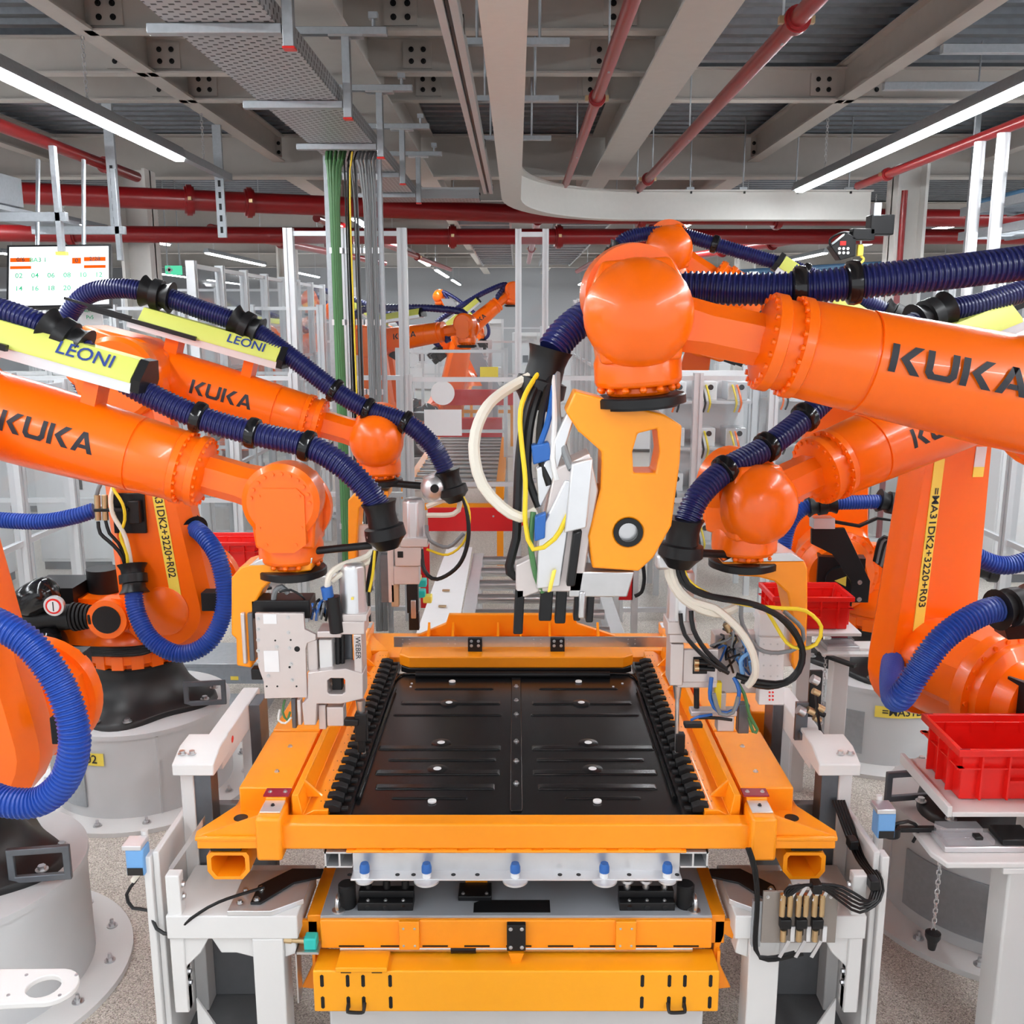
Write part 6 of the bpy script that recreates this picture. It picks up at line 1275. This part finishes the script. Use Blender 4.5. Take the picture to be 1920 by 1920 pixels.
# ================================================================ SCREEN, SIGN, PENDANT
t = thing('wall_screen', 'large bright status screen hung above the left fence', 'screen', None, tuple(U(105, 520, Y=9.0)))
c0, c1, c2, c3 = [U(x, y, Y=Y) for x, y, Y in ((8, 464, 9.0), (198, 462, 9.15), (210, 570, 8.95), (26, 573, 8.8))]
nrm = (c1 - c0).cross(c3 - c0).normalized()
if nrm.y > 0: nrm = -nrm
ctr = (c0 + c1 + c2 + c3) / 4; ux = ((c1 - c0) + (c2 - c3)).normalized(); uz = -nrm.cross(ux); uz = uz if uz.z > 0 else -uz
W_, H_ = ((c1 - c0).length + (c2 - c3).length) / 2, ((c0 - c3).length + (c1 - c2).length) / 2
MS_ = Matrix(((ux.x, uz.x, nrm.x, ctr.x), (ux.y, uz.y, nrm.y, ctr.y), (ux.z, uz.z, nrm.z, ctr.z), (0, 0, 0, 1)))
pl('bezel', MB().box(-W_ / 2 - .02, W_ / 2 + .02, -H_ / 2 - .02, H_ / 2 + .02, -.06, 0).mesh('bezel', 'black'), t, MS_)
pl('display', MB().box(-W_ / 2, W_ / 2, -H_ / 2, H_ / 2, 0, .004).mesh('display', 'screen_white'), t, MS_)
def scr(x, y, txt, sz, m): pl('display_text', text_mesh(txt, sz, m, .01), t, MS_ @ T(x * W_, y * H_, .008))
def scb(x0, x1, y0, y1, m): pl('display_bar', MB().box(x0 * W_, x1 * W_, y0 * H_, y1 * H_, .004, .006).mesh('display_bar', m), t, MS_)
for x0, x1, y0, y1 in ((-.49, -.28, .24, .31), (-.49, -.28, .12, .17), (.13, .22, .20, .30), (.25, .47, .24, .31), (.25, .47, .12, .17)): scb(x0, x1, y0, y1, 'screen_orange')
scr(-.385, .275, '0/6', .055, 'ink'); scr(-.21, .265, 'BA3 1', .06, 'exit_green'); scr(.175, .25, '0', .055, 'ink'); scr(.36, .275, '2/28', .055, 'ink')
for i, n in enumerate(('02', '04', '06', '08', '10', '12')): scr(-.40 + i * .16, 0, n, .065, 'exit_green')
for i, n in enumerate(('14', '16', '18', '20')): scr(-.40 + i * .16, -.22, n, .065, 'exit_green')
scr(.42, -.40, '38', .07, 'grey_cable')
for s in (-.2, .2): pl('hanger', MB().cyl((s, H_ / 2, -.04), (s, H_ / 2 + .9, -.04), .02, n=10).mesh('hanger', 'galv'), t, MS_)
t = thing('notice_screen', 'small pale notice panel below the wall screen', 'screen', None, tuple(U(165, 600, Y=9.25))); kid(pxb(148, 575, 192, 610, 9.25, .03), 'panel', 'white_sheet', t); kid(pxb(166, 605, 174, 706, 9.27, .03), 'panel_post', 'alu_profile', t); q = U(168, 582, Y=9.24); pl('panel_text', text_mesh('Normal', .05, 'exit_green', .01), t, T(q.x, 9.247, q.z) @ RX(90)); q = U(168, 595, Y=9.24); pl('panel_text', text_mesh('Pv5', .05, 'exit_green', .01), t, T(q.x, 9.247, q.z) @ RX(90))
t = thing('exit_sign', 'green emergency exit sign hung in the left distance', 'sign', None, tuple(U(325, 505, Y=16))); kid(pxb(309, 498, 340, 515, 16, .06), 'sign_box', 'sign_green', t); q = U(317, 506, Y=15.98); kid(MB().box(q.x - .05, q.x + .05, 15.985, 15.995, q.z - .02, q.z + .02).box(q.x - .02, q.x + .02, 15.985, 15.995, q.z - .05, q.z + .05), 'white_arrow', 'white_sheet', t)
for x in (313, 336): a = U(x, 498, Y=16); kid(MB().cyl((a.x, 16.03, a.z), (a.x, 16.03, 5.6), .01, n=6), 'hanger', 'galv', t)
t = thing('hoist_pendant', 'black hoist control box with yellow hook hanging near the white column', 'hoist', None, tuple(U(1600, 465, Y=9.5)))
kid(MB().prism(pxpoly([(1558, 462), (1590, 436), (1606, 446), (1604, 480), (1576, 488)], 9.5), 9.5, 9.65, 'y'), 'control_box', 'black', t, .008); kid(pxb(1576, 452, 1586, 460, 9.49, .01), 'red_display', 'red_plastic', t)
for k in range(6): q = U(1574 + 8 * (k % 3), 466 + 8 * (k // 3), Y=9.49); kid(MB().cyl((q.x, 9.488, q.z), (q.x, 9.5, q.z), .014, n=10), 'button', 'white_sheet', t)
kid(pxb(1600, 428, 1640, 450, 9.5, .12), 'trolley_arm', 'black', t, .008); kid(pxb(1634, 402, 1676, 440, 9.5, .15), 'trolley', 'black', t, .01); kid(pxb(1609, 458, 1619, 480, 9.55, .05), 'hook_block', 'label_yellow', t, .01)
a = U(1614, 480, Y=9.57); kid(MB().tube([a, a + Vector((.03, 0, -.03)), a + Vector((.0, 0, -.07)), a + Vector((-.03, 0, -.05))], .012, 8, .01), 'hook', 'label_yellow', t); kid(MB().cyl(U(1614, 458, Y=9.57), U(1614, 440, Y=9.57), .012, n=8), 'rope', 'steel', t)
kid(pxb(1640, 380, 1652, 405, 9.5, .1), 'trolley_hanger', 'galv', t); kid(MB().tube(hp([(1562, 470, 9.55), (1556, 450, 9.55), (1580, 436, 9.58), (1610, 440, 9.58)]), .012, 6), 'cable', 'black', t)
# ---------------------------------------------------------------- details on R02: valve group on the link arm
def v2(n, m, x0, y0, x1, y1, Y=5.42, th=.06, bev=.004): kid(pxb(x0, y0, x1, y1, Y, th), n, m, r2, bev)
v2('valve_plate', 'black', 208, 925, 275, 1000, 5.47, .02); v2('valve_box', 'black', 238, 940, 262, 982); v2('clamp_bar', 'black', 175, 954, 240, 960, 5.40, .05)
for x in (182, 196): kid(MB().cyl(U(x, 928, Y=5.42), U(x + 2, 975, Y=5.42), .017, n=12), 'brass_connector', 'brass', r2)
for m, r_, pts in (('grey_cable', .012, [(214, 895, 5.46), (190, 905, 5.42), (181, 930, 5.42)]), ('yellow_cable', .009, [(216, 895, 5.44), (212, 915, 5.41), (230, 945, 5.39), (234, 975, 5.40), (226, 1005, 5.40), (238, 1040, 5.40), (240, 1080, 5.42)]), ('cream', .013, [(220, 895, 5.46), (208, 930, 5.41), (212, 965, 5.40), (232, 1000, 5.40), (242, 1035, 5.41), (248, 1080, 5.43)]), ('black', .011, [(184, 978, 5.42), (188, 1000, 5.40), (212, 1022, 5.40), (230, 1045, 5.41), (238, 1080, 5.43)]), ('black', .010, [(198, 976, 5.42), (205, 1000, 5.40), (222, 1018, 5.41), (236, 1050, 5.42)])): kid(MB().tube(hp(pts), r_, 8), 'robot_cable', m, r2)
# yellow MA31 marking on the pedestal of R01, and +R on that of R02
def ped_mark(x, y, txt, a, w):
    t = thing('pedestal_marking', 'yellow marking strip reading %s on a robot pedestal' % txt, 'label', None, (x, y, .42), R(a))
    b = MB(); n = 8; rr = .563; hw = w / 2 / rr
    ring = lambda z, r: [(r * math.sin(-hw + 2 * hw * i / n), -r * math.cos(-hw + 2 * hw * i / n), z) for i in range(n + 1)]
    vs = ring(-.04, rr) + ring(.04, rr); b.add(vs, [(i, i + 1, n + 2 + i, n + 1 + i) for i in range(n)]); b.build('strip', 'label_yellow', t)
    me = text_mesh(txt, .075, 'ink', .012).copy()
    for v in me.vertices: th = v.co.x / (rr + .003); v.co = ((rr + .003) * math.sin(th), -(rr + .003) * math.cos(th), v.co.y)
    place('marking_text', me, t)
ped_mark(2.6, 6.6, '=MA31DK2+R01', 12, .62); ped_mark(-2.45, 5.9, '+R02', -14, .24)
# black end stops on the link arms
kid(pxb(376, 1112, 408, 1146, 5.42, .10), 'end_stop', 'black_matte', r2, .004)
kid(pxb(92, 1346, 128, 1396, 3.50, .10), 'end_stop', 'black_matte', r4, .004)
# ================================================================ DISTANT EQUIPMENT
random.seed(11)
def enclosure(x, y, w, h, d=.8, face='y'):
    t = thing('machine_enclosure', 'white machine enclosure with aluminium frame in the far background', 'machine', 'machine enclosures in the far background', (x, y, 0))
    kid(MB().box(x - w / 2, x + w / 2, y, y + d, .08, h * .45), 'lower_panel', 'white_sheet', t); kid(MB().box(x - w / 2, x + w / 2, y + d - .03, y + d, h * .45, h - .15), 'rear_panel', 'white_sheet', t); kid(MB().box(x - w / 2, x + w / 2, y, y + d, h - .15, h), 'header', 'white_sheet', t)
    for s in (-1, 0, 1):
        for yy in (y + .03, y + d - .03): kid(MB().box(x + s * w / 2 - .04, x + s * w / 2 + .04, yy - .04, yy + .04, 0, h), 'frame_post', 'alu_profile', t)
    kid(MB().box(x - w / 4 - .12, x - w / 4 + .12, y - .05, y, h * .5, h * .5 + .3), 'operator_panel', 'galv_dark', t)
    kid(MB().box(x + w * .1, x + w * .4, y - .01, y, h * .2, h * .36), 'door', random.choice(('red_sheet', 'galv', 'amber', 'alu_profile')), t)
for (x, y) in ((-9.5, 23), (-6.6, 25), (-4.0, 28.5), (4.2, 25), (7.0, 23), (9.8, 26), (1.9, 29.5), (-1.6, 34), (4.8, 35), (-5.5, 36), (8.5, 36), (-10, 33), (.9, 41), (-3.5, 42), (12, 31), (-13, 28), (3.2, 22)): enclosure(x, y, random.uniform(1.6, 2.6), random.uniform(2.2, 3.2))
for (x, y, w, h) in ((-6.3, 4.6, 1.6, 1.7), (-6.4, 7.0, 1.8, 2.1), (-5.6, 2.6, 1.5, 1.5), (6.2, 5.2, 1.6, 2.0), (6.4, 7.6, 1.8, 2.2), (6.0, 3.0, 1.5, 1.9), (-8.5, 6.0, 2.2, 2.2), (8.6, 6.2, 2.2, 2.3)):
    t = thing('machine_enclosure', 'low white machine housing with drawers beyond the side fence', 'machine', 'machine housings beyond the side fences', (x, y, 0))
    kid(MB().box(x - .45, x + .45, y - w / 2, y + w / 2, .1, h), 'housing', 'white_sheet', t, .01)
    s = 1 if x < 0 else -1
    for k in range(3): kid(MB().box(x + s * .45, x + s * .465, y - w / 2 + .06, y + w / 2 - .06, .2 + k * h * .28, .2 + k * h * .28 + h * .22), 'drawer', ('pedestal', 'white_sheet', 'white')[k], t, .004)
    kid(MB().box(x - .4, x + .4, y - w / 2 + .05, y + w / 2 - .05, 0, .1), 'plinth', 'galv_dark', t)
for (x0, y0, x1, y1, n, z) in ((-12, 24, -3.2, 24, 9, 3.0), (3.4, 28, 12, 28, 9, 3.4), (-3.0, 31, 3.0, 31, 6, 2.8), (-12, 30, -4, 30, 8, 3.4)):
    fence('bare aluminium fence frame far down the hall at %s' % {24: 'the far left enclosures', 28: 'the far right enclosures', 31: 'the end of the centre aisle', 30: 'the farthest left enclosures'}[y0], x0, y0, x1, y1, n, z, (.12, 1.3), pane=False)
# black hose brackets on R01 and R03, safety stickers
def blk(root, pts, Y, th, n='hose_bracket_plate', m='black'): kid(MB().prism(pxpoly(pts, Y), Y, Y + th, 'y'), n, m, root, .003)
blk(r1, [(1522, 992), (1584, 990), (1632, 1090), (1628, 1130), (1597, 1130), (1596, 1090), (1562, 1040), (1522, 1020)], 6.02, .03)
blk(r1, [(1526, 972), (1566, 972), (1566, 992), (1526, 992)], 6.0, .10, 'bracket_foot', 'alu')
blk(r1, [(1678, 958), (1716, 964), (1706, 1010), (1676, 1004)], 6.0, .03)
blk(r1, [(1566, 976), (1612, 984), (1645, 970), (1672, 974), (1672, 978), (1646, 975), (1612, 990), (1566, 982)], 6.02, .03, 'stay_bar')
for (x, y) in ((1612, 1092), (1611, 1124)): pl('bolt', BOLT, r1, T(*U(x, y, Y=6.02)) @ RX(90) @ Matrix.Scale(.016, 4))
for k in range(5): kid(MB().tube(hp([(1640 + 4 * k, 1052 + 3 * k, 6.2), (1650 + 5 * k, 1012 + 2 * k, 6.15), (1668 + 4 * k, 1010 + 4 * k, 6.12), (1690 + 3 * k, 1045 + 2 * k, 6.15)]), .013, 7), 'motor_cable', ('black', 'grey_cable')[k % 2], r1)
blk(r3, [(1880, 1168), (1960, 1160), (1960, 1196), (1890, 1200)], 3.93, .12, 'bracket_foot'); blk(r3, [(1872, 1172), (1920, 1150), (1926, 1160), (1880, 1182)], 3.92, .14, 'bracket_top', 'alu')
pl('safety_sticker', MB().box(-.17, -.10, -.199, -.196, 1.0, 1.10).mesh('safety_sticker', 'white_sheet'), r3, M3 @ FL3); pl('safety_sticker', MB().box(-.17, -.10, -.199, -.196, .95, 1.0).mesh('safety_sticker', 'label_yellow'), r3, M3 @ FL3)
